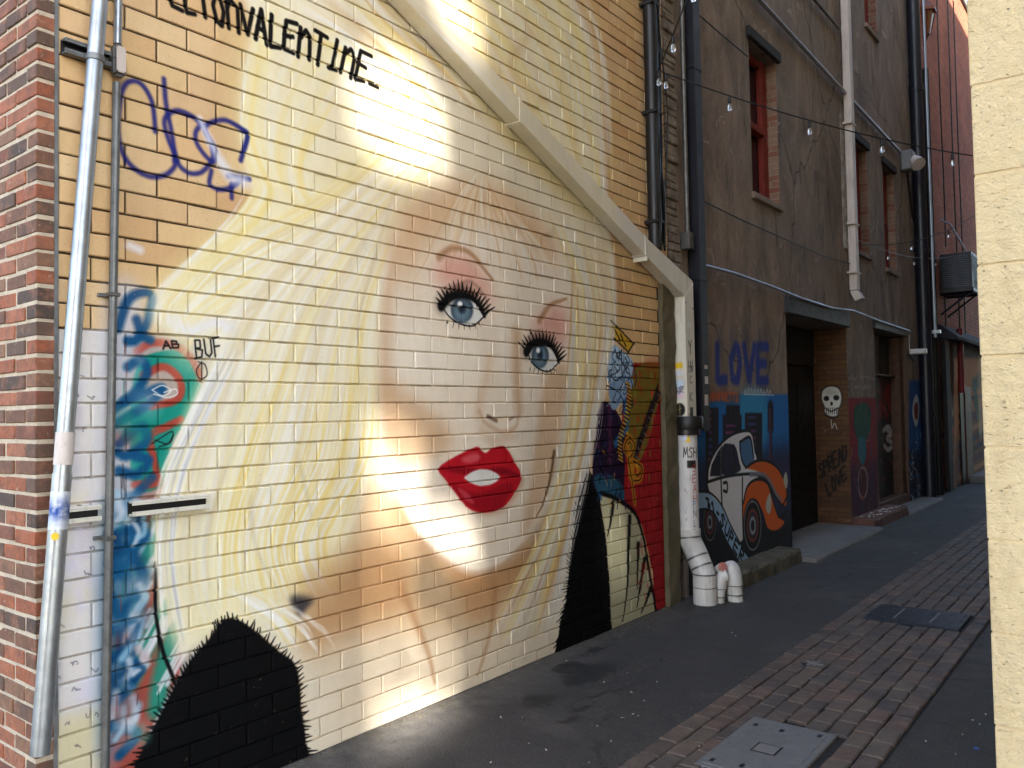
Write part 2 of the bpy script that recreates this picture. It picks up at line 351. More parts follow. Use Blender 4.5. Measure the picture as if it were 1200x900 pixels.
# hair falling on the right of the face
hair(MU, [(640, 250), (672, 330), (676, 430), (664, 520), (640, 610), (600, 690), (560, 760)], [(712, 290), (718, 380), (706, 460), (690, 540), (672, 620), (660, 700), (652, 750)], 150, [PALE, PALE, (236, 224, 170), YEL, (214, 176, 120), (206, 200, 190)], .012, .05)
for q in ([(672, 300), (668, 400), (660, 480)], [(652, 540), (636, 590), (624, 610)]):
    MU.stroke(q, .03, (196, 150, 96), w1=.01, op=.7, soft=.6, fade=True)
MU.stroke([(650, 530), (640, 580), (628, 606)], .035, (92, 66, 40), w1=.008, op=.8, soft=.6)
# dark feathered collar, left
for blk, spikes in (([(262, 728), (244, 750), (218, 782), (192, 830), (156, 905), (150, 960), (362, 960), (358, 866), (353, 830), (350, 792), (344, 776), (328, 764), (302, 742), (280, 727)], 11),
                    ([(690, 553), (703, 582), (709, 620), (714, 670), (719, 740), (715, 770), (654, 790), (655, 742), (664, 700), (670, 640), (677, 590)], 8)):
    MU.poly(blk, (9, 9, 11), .004)
    q = resample(crom(blk, 8, True), 150)
    c = q.mean(0)
    for i in range(150):
        d = q[i] - c; d = d / np.hypot(*d)
        a = math.atan2(d[1], d[0]) + random.uniform(-.5, .5)
        l = random.uniform(.3, 1) * spikes
        MU.stroke([q[i] - d * 4, q[i] + np.array([math.cos(a), math.sin(a)]) * l], .014, (9, 9, 11), w1=.004)
MU.poly([(340, 700), (352, 698), (368, 703), (360, 712), (352, 722), (344, 712)], (30, 32, 44), .02, op=.8)
hair(MU, [(255, 690), (300, 720), (330, 755)], [(330, 700), (380, 740), (400, 770)], 30, [YEL, PALE, (246, 243, 236)], .008, .025)
MU.stroke([(183, 660), (182, 710), (190, 760), (205, 800)], .016, (12, 12, 14))
# pale coat, red panel and the seated figure on the right
MU.poly([(735, 425), (792, 425), (792, 730), (766, 716), (765, 670), (752, 615), (735, 598), (718, 585), (728, 500)], (150, 30, 36), .006, smooth=False)
MU.poly([(746, 430), (780, 430), (772, 470), (755, 530), (738, 545), (735, 480)], (118, 104, 38), .012, op=.95)
for k in range(70):
    u, v = random.uniform(738, 782), random.uniform(435, 580)
    MU.stroke([(u, v), (u + .5, v + 6)], .022, random.choice([(176, 36, 36), (176, 36, 36), (122, 112, 44)]), op=.8)
MU.poly([(702, 480), (716, 474), (730, 500), (732, 560), (728, 592), (706, 580), (694, 560)], (36, 24, 48), .006)
MU.poly([(696, 560), (712, 556), (730, 570), (728, 596), (706, 588)], (42, 84, 110), .012)
MU.stroke([(715, 478), (715, 540)], .05, (96, 44, 80), op=.8, soft=.8)
MU.stroke([(732, 470), (734, 500), (722, 520)], .07, (40, 110, 160), op=.9)
MU.poly([(718, 405), (730, 412), (742, 425), (738, 445), (728, 452), (714, 450), (712, 430)], (166, 192, 216), .006)
MU.poly([(714, 452), (734, 440), (742, 450), (730, 470), (718, 480)], (130, 160, 196), .006)
for q in ([(721, 410), (724, 418), (727, 412)], [(716, 440), (722, 446), (730, 440)], [(740, 424), (746, 440), (744, 452)], [(728, 410), (729, 445)], [(712, 452), (726, 460)]):
    MU.stroke(q, .012, (28, 40, 60))
MU.poly([(717, 378), (742, 403), (736, 412), (720, 396)], (206, 164, 52), .003, smooth=False)
for q in ([(716, 376), (743, 403)], [(719, 396), (736, 413)], [(742, 403), (736, 413)], [(720, 386), (727, 400)], [(727, 392), (733, 406)]):
    MU.stroke(q, .016, (16, 14, 12), smooth=False)
for q in ([(772, 455), (756, 500), (742, 540)],):
    MU.stroke(q, .075, (22, 18, 22)); MU.stroke(q, .05, (44, 34, 40))
for q in ([(778, 440), (774, 455)], [(735, 510), (738, 535), (742, 550)], [(742, 540), (748, 550), (745, 560), (740, 552)]):
    MU.stroke(q, .05, (186, 124, 34))
for q in ([(733, 510), (739, 514), (736, 520), (732, 514)], [(748, 545), (752, 552), (746, 558)]):
    MU.stroke(q, .014, (20, 14, 12))
MU.stroke([(780, 425), (760, 428)], .1, (190, 60, 40), op=.4, soft=.9)
MU.poly([(704, 580), (722, 586), (744, 604), (755, 636), (764, 690), (768, 716), (740, 738), (719, 745), (714, 680), (710, 630)], (176, 172, 142), .005)
for q in ([(704, 578), (722, 585), (745, 603), (756, 640), (764, 688), (769, 716)], ):
    MU.stroke(q, .035, (10, 10, 10))
for q in ([(718, 590), (716, 612), (712, 628)], [(738, 606), (737, 640), (735, 690), (730, 728)], [(756, 655), (750, 690), (746, 712)], [(762, 690), (752, 718)], [(748, 638), (747, 690)]):
    MU.stroke(q, .05, (12, 12, 12), w1=.012, op=.95, soft=.4)
MU.stroke([(783, 560), (787, 540), (790, 500)], .06, (90, 150, 60), op=.8)
# denser ornament on the seated figure
for k in range(46):
    u, v = random.uniform(712, 742), random.uniform(408, 470)
    MU.stroke([(u, v), (u + random.uniform(-4, 4), v + random.uniform(3, 9)), (u + random.uniform(-5, 5), v + random.uniform(8, 14))], random.uniform(.005, .014), random.choice([(30, 44, 70), (60, 90, 130), (210, 222, 232), (24, 24, 34), (90, 130, 170)]), op=.85)
for k in range(60):
    u = random.uniform(700, 734); v = random.uniform(475, 590)
    MU.stroke([(u, v), (u + random.uniform(-3, 4), v + random.uniform(3, 10))], random.uniform(.008, .024), random.choice([(12, 10, 18), (96, 44, 84), (58, 30, 70), (30, 70, 110), (186, 140, 60), (20, 16, 26)]), op=.75)
for k in range(22):
    t_ = k / 21; u = 726 + 8 * math.sin(t_ * 6) * .4 + 8 * (1 - t_); v = 448 + t_ * 90
    MU.stroke([(u, v), (u + 4, v + 3)], .016, (196, 146, 52)); MU.stroke([(u, v + 2), (u + 4, v + 5)], .01, (14, 12, 12))
for k in range(70):
    u, v = random.uniform(746, 784), random.uniform(560, 700)
    MU.stroke([(u, v), (u + .6, v + random.uniform(4, 12))], .02, random.choice([(176, 28, 30), (128, 18, 26), (196, 48, 36), (110, 14, 24)]), op=.5, soft=.7)
for q in ([(738, 512), (744, 522), (738, 536), (732, 524), (738, 512)], [(742, 540), (752, 548), (750, 562), (740, 562), (738, 550)], [(736, 536), (740, 560), (744, 590)]):
    MU.stroke(q, .05, (190, 128, 34), op=.95); MU.stroke(q, .012, (24, 16, 10))
for k in range(9): MU.stroke([(770 - k * 3.2, 462 + k * 9), (774 - k * 3.2, 466 + k * 9)], .012, (120, 100, 90))
# tags over it all
MU.stroke([(152, 288), (164, 293)], .03, (228, 224, 226), op=.8, soft=.8)
MU.stroke([(200, 372), (222, 388), (250, 378), (270, 384)], .05, (232, 230, 236), op=.8, soft=.8)
for k in range(26):
    u, v = random.uniform(66, 114), random.uniform(400, 880)
    MU.stroke([(u + i * random.uniform(1, 2) + random.uniform(-1, 1), v + random.uniform(-2.5, 2.5)) for i in range(random.randint(3, 6))], random.uniform(.002, .0045), random.choice([(44, 40, 52), (70, 66, 84), (90, 80, 76)]), op=.7)
hair(MU, [(470, 170), (380, 250), (290, 330), (240, 430), (205, 540), (190, 650), (205, 750)], [(470, 260), (448, 360), (446, 470), (440, 560), (418, 630), (390, 690)], 90, [(242, 240, 236), (240, 236, 224), (206, 184, 136), (214, 196, 160)], .012, .05, op=(.12, .35))
# wisps over the edges of the hair
hair(MU, [(296, 215), (262, 262), (210, 315), (176, 350), (170, 372)], [(330, 235), (285, 290), (240, 335), (215, 372), (225, 398)], 70, [PALE, (240, 238, 234), YEL, (232, 216, 160)], .005, .016)
hair(MU, [(296, 40), (286, 110), (286, 170), (304, 240)], [(312, 60), (298, 120), (296, 180), (320, 240)], 45, [PALE, (240, 238, 234), YEL], .005, .018, op=(.3, .7))
hair(MU, [(262, 400), (226, 480), (192, 560), (182, 640), (186, 740)], [(280, 420), (240, 500), (212, 570), (204, 660), (220, 760)], 70, [PALE, (240, 238, 234), (232, 222, 180), (190, 188, 190)], .005, .016)
hair(MU, [(716, 300), (722, 380), (712, 440), (696, 530), (672, 640), (658, 720)], [(708, 300), (712, 380), (700, 450), (684, 540), (664, 640), (650, 730)], 40, [PALE, (240, 238, 234), (206, 204, 210)], .006, .016)
# grey haze, drips and overspray on the old graffiti
for k in range(40):
    u, v = random.uniform(130, 178), random.uniform(400, 880)
    MU.stroke([(u, v), (u + random.uniform(-12, 12), v + random.uniform(-14, 14))], random.uniform(.02, .09), random.choice([(206, 208, 216), (24, 92, 138), (40, 60, 84), (36, 140, 118), (160, 62, 48), (196, 190, 186)]), op=random.uniform(.15, .5), soft=.9)
for k in range(22):
    u, v = random.uniform(130, 176), random.uniform(400, 820)
    MU.stroke([(u, v), (u + random.uniform(-1, 1), v + random.uniform(8, 34))], .004, random.choice([(24, 80, 120), (130, 50, 40), (30, 110, 96), (30, 30, 34)]), op=.7)

hair(MU, [(310, -20), (290, 90), (286, 170), (300, 240), (180, 345), (170, 372)], [(336, 0), (312, 90), (306, 170), (324, 240), (225, 330), (215, 380)], 45, [PALE, (240, 238, 234), YEL, (232, 216, 160)], .02, .06, op=(.12, .4))
hair(MU, [(676, -30), (704, 40), (716, 130), (718, 230)], [(650, -30), (684, 40), (696, 130), (700, 240)], 40, [PALE, (236, 230, 226), YEL], .02, .06, op=(.12, .4))
text(MU, 'BUF', (226, 398), (258, 396), (228, 420), (262, 416), .008, (20, 20, 24), jit=.05)
text(MU, 'AB', (190, 400), (210, 399), (190, 409), (212, 407), .008, (20, 20, 24), jit=.05)
MU.stroke([(232, 424), (240, 428), (242, 440), (234, 444), (230, 434), (236, 424)], .005, (30, 25, 25)); MU.stroke([(236, 426), (236, 448)], .005, (30, 25, 25))
for q in ([(178, 457), (190, 452), (200, 458), (190, 464), (178, 457)], [(192, 460), (205, 456), (207, 462), (196, 466), (180, 462)], [(178, 520), (190, 512), (202, 506), (200, 518), (186, 524)], [(182, 516), (196, 520), (203, 510)]):
    MU.stroke(q, .005, (228, 226, 220) if q[0][1] < 500 else (26, 26, 26))
NV = (30, 38, 110)
for q in ([(182, 154), (178, 120), (164, 98), (148, 98), (140, 120), (139, 160), (150, 190), (172, 206), (192, 206), (204, 196), (204, 188)], [(192, 93), (194, 120), (200, 150), (207, 188), (220, 202), (236, 202), (248, 188), (248, 172)],
          [(207, 188), (196, 160), (193, 140), (206, 130), (224, 136), (236, 146)], [(236, 146), (229, 156), (232, 172), (248, 190), (252, 176), (240, 150), (262, 141), (284, 152), (290, 160), (282, 188)], [(248, 200), (246, 216), (256, 222), (270, 220), (282, 210), (268, 206), (292, 210)], [(272, 216), (272, 232)]):
    MU.stroke(q, .026, NV, op=.95, soft=.4)
MU.stroke([(234, 140), (252, 178), (270, 206), (285, 212)], .028, (224, 224, 232), w1=.06, op=.8, soft=.7)
text(MU, 'ELTOnVALEnTInE_', (192, -32), (456, 72), (200, 6), (446, 104), .025, (20, 18, 18), gap=.2, jit=.06, soft=.2)
# ------------------------------------------------------------------ paint on the plaster building
PL = Canvas('plaster_paint', 6.9, 9.66, 0.0, 2.6, 0.004, pmx)
PL.poly([(800, 462), (940, 462), (940, 700), (800, 720)], (8, 104, 176), .012, smooth=False)
PL.poly([(800, 540), (940, 520), (940, 700), (800, 720)], (36, 26, 52), .16, op=.85, smooth=False)
PL.poly([(800, 630), (940, 600), (940, 700), (800, 720)], (9, 10, 14), .1, op=.95, smooth=False)
PL.poly([(868, 462), (898, 462), (898, 520), (872, 520)], (60, 160, 196), .1, op=.6)
for (x0, x1, y0, y1) in ((830, 841, 480, 600), (850, 868, 488, 600), (854, 866, 477, 495), (876, 892, 486, 600)):
    PL.poly([(x0 - 2, y0 - 2), (x1 + 2, y0 - 2), (x1 + 2, y1), (x0 - 2, y1)], (16, 12, 24), .012, smooth=False)
    for k in range(9):
        yy = y0 + 3 + k * 8
        if yy < y1 - 60: PL.stroke([(x0 + 2, yy), (x1 - 6, yy)], .03, random.choice([(122, 50, 110), (60, 70, 130), (150, 60, 120)]), op=.85, soft=.6)
PL.stroke([(904, 478), (904, 500)], .17, (16, 12, 22), soft=.2); PL.stroke([(904, 500), (905, 545)], .07, (16, 12, 22)); PL.stroke([(903, 482), (904, 540)], .06, (96, 36, 66), op=.8)
for k in range(8):
    u = 914 + k * 2; PL.stroke([(u, 560), (u + 1, 515 + random.uniform(0, 30))], .02, (70, 40, 90), op=.7)
BLK, WH, ORG = (10, 10, 12), (222, 220, 222), (214, 94, 18)
PL.poly([(830, 565), (833, 545), (842, 525), (856, 511), (872, 505), (882, 508), (886, 530), (890, 546), (894, 556), (880, 566), (873, 590), (873, 628), (862, 636), (848, 616), (838, 592)], WH, .005)
PL.poly([(876, 548), (888, 540), (902, 542), (914, 552), (922, 570), (922, 592), (912, 585), (903, 566), (890, 553)], ORG, .004)
PL.poly([(872, 590), (877, 570), (888, 562), (900, 566), (906, 584), (913, 605), (920, 612), (912, 621), (901, 619), (895, 600), (886, 585), (878, 600), (873, 620)], ORG, .004)
PL.poly([(833, 558), (835, 545), (842, 530), (846, 524), (846, 558)], (22, 20, 34), .004, smooth=False)
PL.poly([(848, 556), (848, 524), (855, 520), (863, 524), (867, 540), (868, 552)], (30, 28, 50), .004)
PL.poly([(868, 518), (880, 514), (884, 530), (884, 540), (874, 546), (869, 536)], (70, 110, 150), .004)
for q in ([(830, 566), (832, 545), (842, 525), (856, 511), (872, 505), (882, 508), (886, 530)], [(847, 524), (847, 556)], [(861, 522), (862, 553)], [(830, 565), (850, 559), (870, 556), (886, 556), (898, 562), (906, 575)], [(868, 518), (880, 513), (884, 536)], [(868, 518), (870, 538), (875, 548)],
          [(875, 548), (888, 540), (902, 541), (914, 551), (922, 570), (923, 590)], [(846, 562), (848, 600), (856, 640)], [(871, 560), (871, 590), (872, 630)], [(872, 590), (877, 570), (888, 562), (900, 566), (906, 584), (914, 606), (922, 600)], [(905, 575), (914, 588), (918, 592), (924, 580)], [(849, 566), (853, 566), (853, 576), (849, 575)]):
    PL.stroke(q, .03, BLK, soft=.2)
PL.stroke([(880, 556), (894, 556), (902, 562), (910, 578), (916, 586)], .05, (120, 120, 134), op=.9)
PL.poly([(899, 588), (903, 578), (905, 590), (903, 602), (899, 598)], (190, 190, 170), .004); PL.poly([(919, 562), (922, 553), (924, 565), (922, 573)], (190, 190, 170), .004)
def wheel(cx, cy, rx, ry):
    for s_, c in ((1.0, BLK), (.92, (150, 148, 150)), (.86, BLK), (.62, (128, 52, 40)), (.5, (40, 40, 50)), (.34, (150, 150, 156)), (.2, BLK)):
        PL.poly([(cx + rx * s_ * math.cos(t), cy + ry * s_ * math.sin(t)) for t in np.linspace(0, 6.283, 16, endpoint=False)], c, .004)
wheel(883, 616, 11, 32); wheel(833, 612, 8, 24)
PL.poly([(818, 577), (832, 578), (846, 592), (858, 618), (872, 645), (880, 656), (868, 662), (852, 632), (840, 604), (830, 596), (818, 597)], (150, 184, 214), .004, smooth=False)
PL.stroke([(818, 576), (832, 577), (846, 591), (858, 617), (872, 643), (881, 656)], .02, BLK); PL.stroke([(818, 598), (830, 597), (840, 605), (852, 633), (869, 662)], .02, BLK)
ban = [((827, 582), (830, 593)), ((833, 586), (835, 598)), ((839, 592), (840, 603)), ((846, 598), (844, 611)), ((852, 610), (849, 622)), ((857, 620), (854, 632)), ((862, 630), (859, 641)), ((869, 640), (866, 653)), ((875, 651), (871, 659))]
for ch, i in zip('31-SUPER', range(8)):
    (ax_, ay), (bx_, by) = ban[i]; (cx_, cy_), (dx_, dy_) = ban[i + 1]
    text(PL, ch, (ax_, ay), (cx_, cy_), (bx_, by), (dx_, dy_), .028, (8, 8, 10), gap=.3, soft=.15)
for i, ch in enumerate('LOVE'):
    u0 = 841 + i * 16
    for pl in FONT[ch]:
        PL.stroke([(u0 + x * 12, 446 - y * 40) for x, y in pl], .12, (16, 48, 132), op=.92, soft=.35, smooth=False)
    PL.stroke([(u0 + 3, 420), (u0 + 2, 384)], .12, (22, 40, 90), op=.45, soft=.9, fade=True)
PL.stroke([(826, 464), (866, 466)], .11, (150, 70, 34), op=.55, soft=.6)
text(PL, 'SANNNNNETTI', (826, 460), (866, 461), (826, 469), (866, 470), .02, (190, 90, 44), gap=.15, jit=.1)
for i in range(9):
    u = 873 + i * 3.6; PL.stroke([(u, 462 - random.uniform(-1, 1)), (u + 1.5, 456 + random.uniform(-2, 3)), (u + 2.4, 461)], .012, (210, 214, 220))
PL.stroke([(873, 462), (908, 463)], .01, (210, 214, 220))

pmy12 = lambda u, v: ony(u, v, 12.0)[[0, 2]]
RV = Canvas('reveal_paint', -0.62, 0.02, 0.0, 2.9, 0.004, pmy12)
for c, s_ in (((10, 9, 9), 1.12), ((206, 204, 196), 1.0)):
    RV.poly([(975 + (x - 975) * s_, 468 + (y - 468) * s_) for x, y in [(963, 468), (964, 458), (972, 453), (982, 455), (986, 464), (985, 474), (982, 480), (981, 487), (974, 488), (967, 484), (966, 476)]], c, .01)
for (cx, cy, rx, ry) in ((968.5, 467, 3.2, 3), (980, 466, 3.4, 3.2), (974.5, 473, 1.5, 2.2)):
    RV.poly([(cx + rx * math.cos(t), cy + ry * math.sin(t)) for t in np.linspace(0, 6.283, 10, endpoint=False)], (10, 9, 9), .006)
RV.stroke([(967, 478), (974, 482), (982, 478)], .016, (12, 10, 10))
for i in range(6): RV.stroke([(968.5 + i * 2.3, 478), (968.8 + i * 2.3, 485)], .009, (40, 36, 34))
RV.poly([(966, 458), (975, 455), (984, 459), (980, 463), (970, 463)], (150, 148, 142), .03, op=.6)
RV.stroke([(974, 492), (975, 502), (978, 496), (981, 503)], .01, (190, 188, 180))
text(RV, 'SPREAD', (958, 545), (992, 519), (961, 562), (993, 536), .03, (16, 12, 10), gap=.2, jit=.06, soft=.5)
text(RV, 'LOVE', (966, 568), (991, 546), (970, 582), (993, 560), .03, (16, 12, 10), gap=.2, jit=.06, soft=.5)
P2 = Canvas('pier_paint', 11.98, 13.5, 0.0, 2.4, 0.006, pmx)
P2.poly([(994, 466), (1030, 466), (1030, 620), (994, 625)], (128, 24, 34), .01, smooth=False)
P2.poly([(994, 545), (1030, 540), (1030, 620), (994, 625)], (64, 26, 56), .12, op=.9, smooth=False)
for k in range(22):
    u = 994 + random.uniform(0, 34); P2.stroke([(1011, 520), (u, 466 + random.uniform(0, 60))], .02, random.choice([(172, 60, 40), (150, 120, 110), (110, 20, 40)]), op=.7)
P2.poly([(1002, 480), (1008, 473), (1016, 473), (1021, 482), (1020, 505), (1013, 520), (1006, 516), (1002, 500)], (24, 84, 66), .02)
P2.poly([(1007, 515), (1014, 513), (1016, 530), (1012, 545), (1007, 535)], (34, 110, 130), .02)
for s_, c in ((1, (150, 120, 116)), (.8, (74, 24, 40))):
    P2.poly([(1012 + 6 * s_ * math.cos(t), 566 + 20 * s_ * math.sin(t)) for t in np.linspace(0, 6.283, 12, endpoint=False)], c, .02)
for k in range(60):
    u, v = random.uniform(995, 1028), random.uniform(470, 610)
    P2.stroke([(u, v), (u + random.uniform(-3, 3), v + random.uniform(-9, 9)), (u + random.uniform(-4, 4), v + random.uniform(6, 16))], random.uniform(.012, .04), random.choice([(30, 20, 30), (150, 40, 44), (96, 60, 110), (40, 90, 80), (150, 110, 60), (60, 20, 30)]), op=random.uniform(.3, .7))
for k, (u0, u1, v) in enumerate(((995, 1026, 443), (1002, 1022, 454))):
    [P2.stroke([(u0 + (i + j * .28) * (u1 - u0) / 9, v + random.uniform(-2.6, 2.6) * (1.6 if j == 1 else .7)) for j in range(4)], .010, (196, 196, 192), op=.85) for i in range(9) if i != 3]
P3 = Canvas('end_pier_paint', 15.4, 17.2, 0.0, 2.6, 0.008, pmx)
P3.poly([(1066, 446), (1083, 446), (1083, 610), (1066, 610)], (26, 82, 138), .03, smooth=False)
P3.poly([(1066, 528), (1083, 528), (1083, 610), (1066, 610)], (30, 34, 50), .1, smooth=False)
P3.poly([(1071, 470), (1075, 462), (1078, 476), (1077, 492), (1074, 500), (1070, 486)], (190, 196, 200), .012); P3.poly([(1072, 476), (1076, 472), (1076, 490), (1073, 490)], (110, 44, 40), .012)
for k in range(30):
    u, v = random.uniform(1067, 1080), random.uniform(505, 590); P3.stroke([(u, v), (u + random.uniform(-4, 4), v + random.uniform(-8, 8)), (u + random.uniform(-4, 4), v + 10)], .03, random.choice([(170, 190, 204), (26, 110, 170), (190, 196, 200)]), op=.75)
D2 = Canvas('door_paint', 13.3, 15.6, 0.0, 2.9, 0.006, lambda u, v: onx(u, v, -.2)[1:3])
for k in range(26):
    u, v = random.uniform(1028, 1046), random.uniform(445, 485); D2.stroke([(u, v), (u + 3, v + 6)], .09, (140, 20, 32), op=.6, soft=.8)
for q in ([(1040, 505), (1046, 500), (1050, 508), (1044, 514), (1052, 520), (1046, 527), (1041, 522)], [(1044, 503), (1052, 512)]):
    D2.stroke([(u - 5, v) for u, v in q], .08, (200, 200, 194), op=.95)
for (u, v) in ((1053, 476), (1057, 566)):
    D2.poly([(u - 2.2, v - 3), (u + 2.2, v - 3), (u + 2.2, v + 3), (u - 2.2, v + 3)], (200, 200, 196), .004, smooth=False)
for k in range(30):
    u, v = random.uniform(1032, 1058), random.uniform(470, 570); D2.stroke([(u, v), (u + random.uniform(-2, 2), v + random.uniform(-4, 4)), (u + 2, v + 3)], .025, random.choice([(110, 114, 120), (140, 136, 132), (50, 100, 84), (150, 60, 60)]), op=.6)
OR = Canvas('annex_paint', 17.6, 30, 0.0, 3.4, 0.012, lambda u, v: onx(u, v, .1)[1:3])
OR.poly([(1090, 470), (1118, 470), (1118, 590), (1090, 590)], (110, 84, 66), .05, smooth=False)
for k in range(60):
    u, v = random.uniform(1093, 1117), random.uniform(470, 580); OR.stroke([(u, v), (u + random.uniform(-3, 3), v + random.uniform(4, 14))], .12, random.choice([(40, 34, 40), (150, 76, 40), (50, 100, 80), (170, 160, 140), (60, 50, 110), (176, 90, 40)]), op=.85)
OR.poly([(1118, 420), (1160, 420), (1160, 590), (1118, 590)], (206, 140, 76), .05, smooth=False)
OR.poly([(1124, 506), (1160, 480), (1160, 590), (1124, 590)], (110, 72, 56), .2, op=.9)
for k in range(8):
    OR.stroke([(1124, 500 + k * 12), (1160, 478 + k * 12)], .12, random.choice([(90, 50, 60), (170, 100, 50), (60, 60, 70), (196, 140, 80)]), op=.8)
OR.stroke([(1124, 470), (1160, 462)], .1, (70, 46, 60)); OR.stroke([(1124, 488), (1160, 484)], .14, (80, 50, 66))
for (cx, cy) in ((1142, 452), (1147, 446), (1144, 470), (1146, 484)):
    OR.poly([(cx + 3 * math.cos(t), cy + 10 * math.sin(t)) for t in np.linspace(0, 6.283, 10, endpoint=False)], (52, 92, 70), .05)
OR.poly([(1146, 425), (1152, 430), (1152, 500), (1147, 505)], (220, 200, 160), .1, op=.8)
# marks on the box downpipe and the plastic pipe: unrolled coordinate x + y
pmu = lambda u, v: (lambda p: (p[0] + p[1], p[2]))(ony(u, v, 6.68))
DU = Canvas('downpipe_marks', 6.6, 7.1, 0.4, 2.8, 0.003, lambda a, b: (a, b))
for (a, b, w_, h_, c) in ((6.735, 2.10, .075, .05, (236, 196, 30)), (6.735, 2.03, .07, .035, (214, 214, 222)), (6.735, 1.93, .08, .08, (200, 214, 230)), (6.735, 1.84, .09, .07, (222, 200, 204)),
                          (6.89, 2.46, .07, .06, (222, 220, 216)), (6.89, 1.68, .06, .09, (22, 22, 24)), (6.80, 1.44, .05, .05, (230, 190, 40)), (6.84, 1.22, .12, .07, (24, 24, 26)), (6.76, 1.46, .06, .05, (200, 210, 236))):
    DU.poly([(a - w_ / 2, b - h_ / 2), (a + w_ / 2, b - h_ / 2), (a + w_ / 2, b + h_ / 2), (a - w_ / 2, b + h_ / 2)], c, .003, smooth=False)
DU.poly([(6.735 + .052 * math.cos(t), 1.705 + .06 * math.sin(t)) for t in np.linspace(0, 6.283, 18, endpoint=False)], (14, 14, 15), .003)
DU.stroke([(6.735, 1.66), (6.735, 1.75)], .006, (170, 150, 90)); DU.stroke([(6.72, 1.70), (6.75, 1.72)], .006, (170, 150, 90))
def wtext(ch, a, b, w_, h_, t, c): text(DU, ch, (a, b + h_), (a + w_, b + h_), (a, b), (a + w_, b), t, c, gap=.2, jit=.05)
wtext('Y', 6.86, 2.20, .07, .12, .016, (16, 16, 18)); wtext('HW', 6.85, 2.04, .09, .10, .010, (16, 16, 18)); wtext('C', 6.87, 1.94, .05, .07, .009, (16, 16, 18)); wtext('K', 6.86, 1.78, .07, .08, .009, (30, 30, 60))
wtext('MSH', 6.74, 1.28, .18, .09, .011, (14, 14, 16))
for i, ch in enumerate('SEAH'): wtext(ch, 6.84, 1.15 - i * .09, .07, .07, .009, (176, 54, 40))
for i, ch in enumerate('PNLR'): wtext(ch, 6.84, .84 - i * .085, .05, .06, .007, (30, 34, 60) if i else (60, 110, 170))
for k in range(5):
    a, b = random.uniform(6.70, 6.86), random.uniform(.7, 1.2); DU.stroke([(a + random.uniform(-.02, .02), b + random.uniform(-.03, .03)) for i in range(5)], .004, (60, 60, 66), op=.7)
for k in range(6):
    a, b = 6.735 + random.uniform(-.03, .03), random.uniform(1.83, 1.97); DU.stroke([(a + random.uniform(-.03, .03), b + random.uniform(-.02, .02)) for i in range(6)], .004, (40, 60, 120) if k % 2 else (40, 40, 50), op=.8)

# ------------------------------------------------------------------ materials
def nd(t, k, **kw):
    n = t.nodes.new(k)
    for a, b in kw.items(): setattr(n, a, b)
    return n
def mth(t, op, a, b=None, clamp=False):
    n = nd(t, 'ShaderNodeMath', operation=op, use_clamp=clamp)
    for i, x in enumerate((a, b)):
        if x is None: continue
        if isinstance(x, (int, float)): n.inputs[i].default_value = x
        else: t.links.new(x, n.inputs[i])
    return n.outputs[0]
def mixc(t, f, a, b, blend='MIX'):
    n = nd(t, 'ShaderNodeMix', data_type='RGBA', blend_type=blend)
    for s_, x in ((0, f), (6, a), (7, b)):
        if isinstance(x, (int, float)): n.inputs[s_].default_value = x
        elif isinstance(x, tuple): n.inputs[s_].default_value = (*x[:3], 1)
        else: t.links.new(x, n.inputs[s_])
    return n.outputs[2]
def noise(t, vec, scale, detail=4, rough=.55, dist=0.0):
    n = nd(t, 'ShaderNodeTexNoise'); n.inputs['Scale'].default_value = scale; n.inputs['Detail'].default_value = detail
    n.inputs['Roughness'].default_value = rough; n.inputs['Distortion'].default_value = dist
    t.links.new(vec, n.inputs['Vector']); return n.outputs['Fac']
def rng(t, x, a, b, c=0.0, d=1.0):
    n = nd(t, 'ShaderNodeMapRange'); n.inputs[1].default_value = a; n.inputs[2].default_value = b; n.inputs[3].default_value = c; n.inputs[4].default_value = d
    t.links.new(x, n.inputs[0]); return n.outputs[0]
def scaled(t, vec, s_):
    n = nd(t, 'ShaderNodeVectorMath', operation='MULTIPLY'); t.links.new(vec, n.inputs[0]); n.inputs[1].default_value = s_; return n.outputs[0]

def start(name):
    m = bpy.data.materials.new(name); m.use_nodes = True
    t = m.node_tree; g = nd(t, 'ShaderNodeNewGeometry')
    return m, t, t.nodes['Principled BSDF'], g.outputs['Position']
def paintmix(t, pos, base, cv, axes, im, wear=.0):
    sp = nd(t, 'ShaderNodeSeparateXYZ'); t.links.new(pos, sp.inputs[0])
    if axes == 'U': a = mth(t, 'ADD', sp.outputs[0], sp.outputs[1])
    else: a = sp.outputs['XYZ'.index(axes)]
    a = mth(t, 'DIVIDE', mth(t, 'SUBTRACT', a, cv.a0), cv.a1 - cv.a0); b = mth(t, 'DIVIDE', mth(t, 'SUBTRACT', sp.outputs[2], cv.b0), cv.b1 - cv.b0)
    c = nd(t, 'ShaderNodeCombineXYZ'); t.links.new(a, c.inputs[0]); t.links.new(b, c.inputs[1])
    ti = nd(t, 'ShaderNodeTexImage', image=im, extension='CLIP'); t.links.new(c.outputs[0], ti.inputs[0])
    al = ti.outputs['Alpha']
    if wear:
        al = mth(t, 'MULTIPLY', al, mth(t, 'MINIMUM', rng(t, noise(t, pos, 30, 5, .7), .66, .74, 1.0, 1 - wear), rng(t, noise(t, pos, 11, 8, .75), .66, .70, 1.0, 1 - wear * 1.6)))
    return mixc(t, al, base, ti.outputs['Color']), al
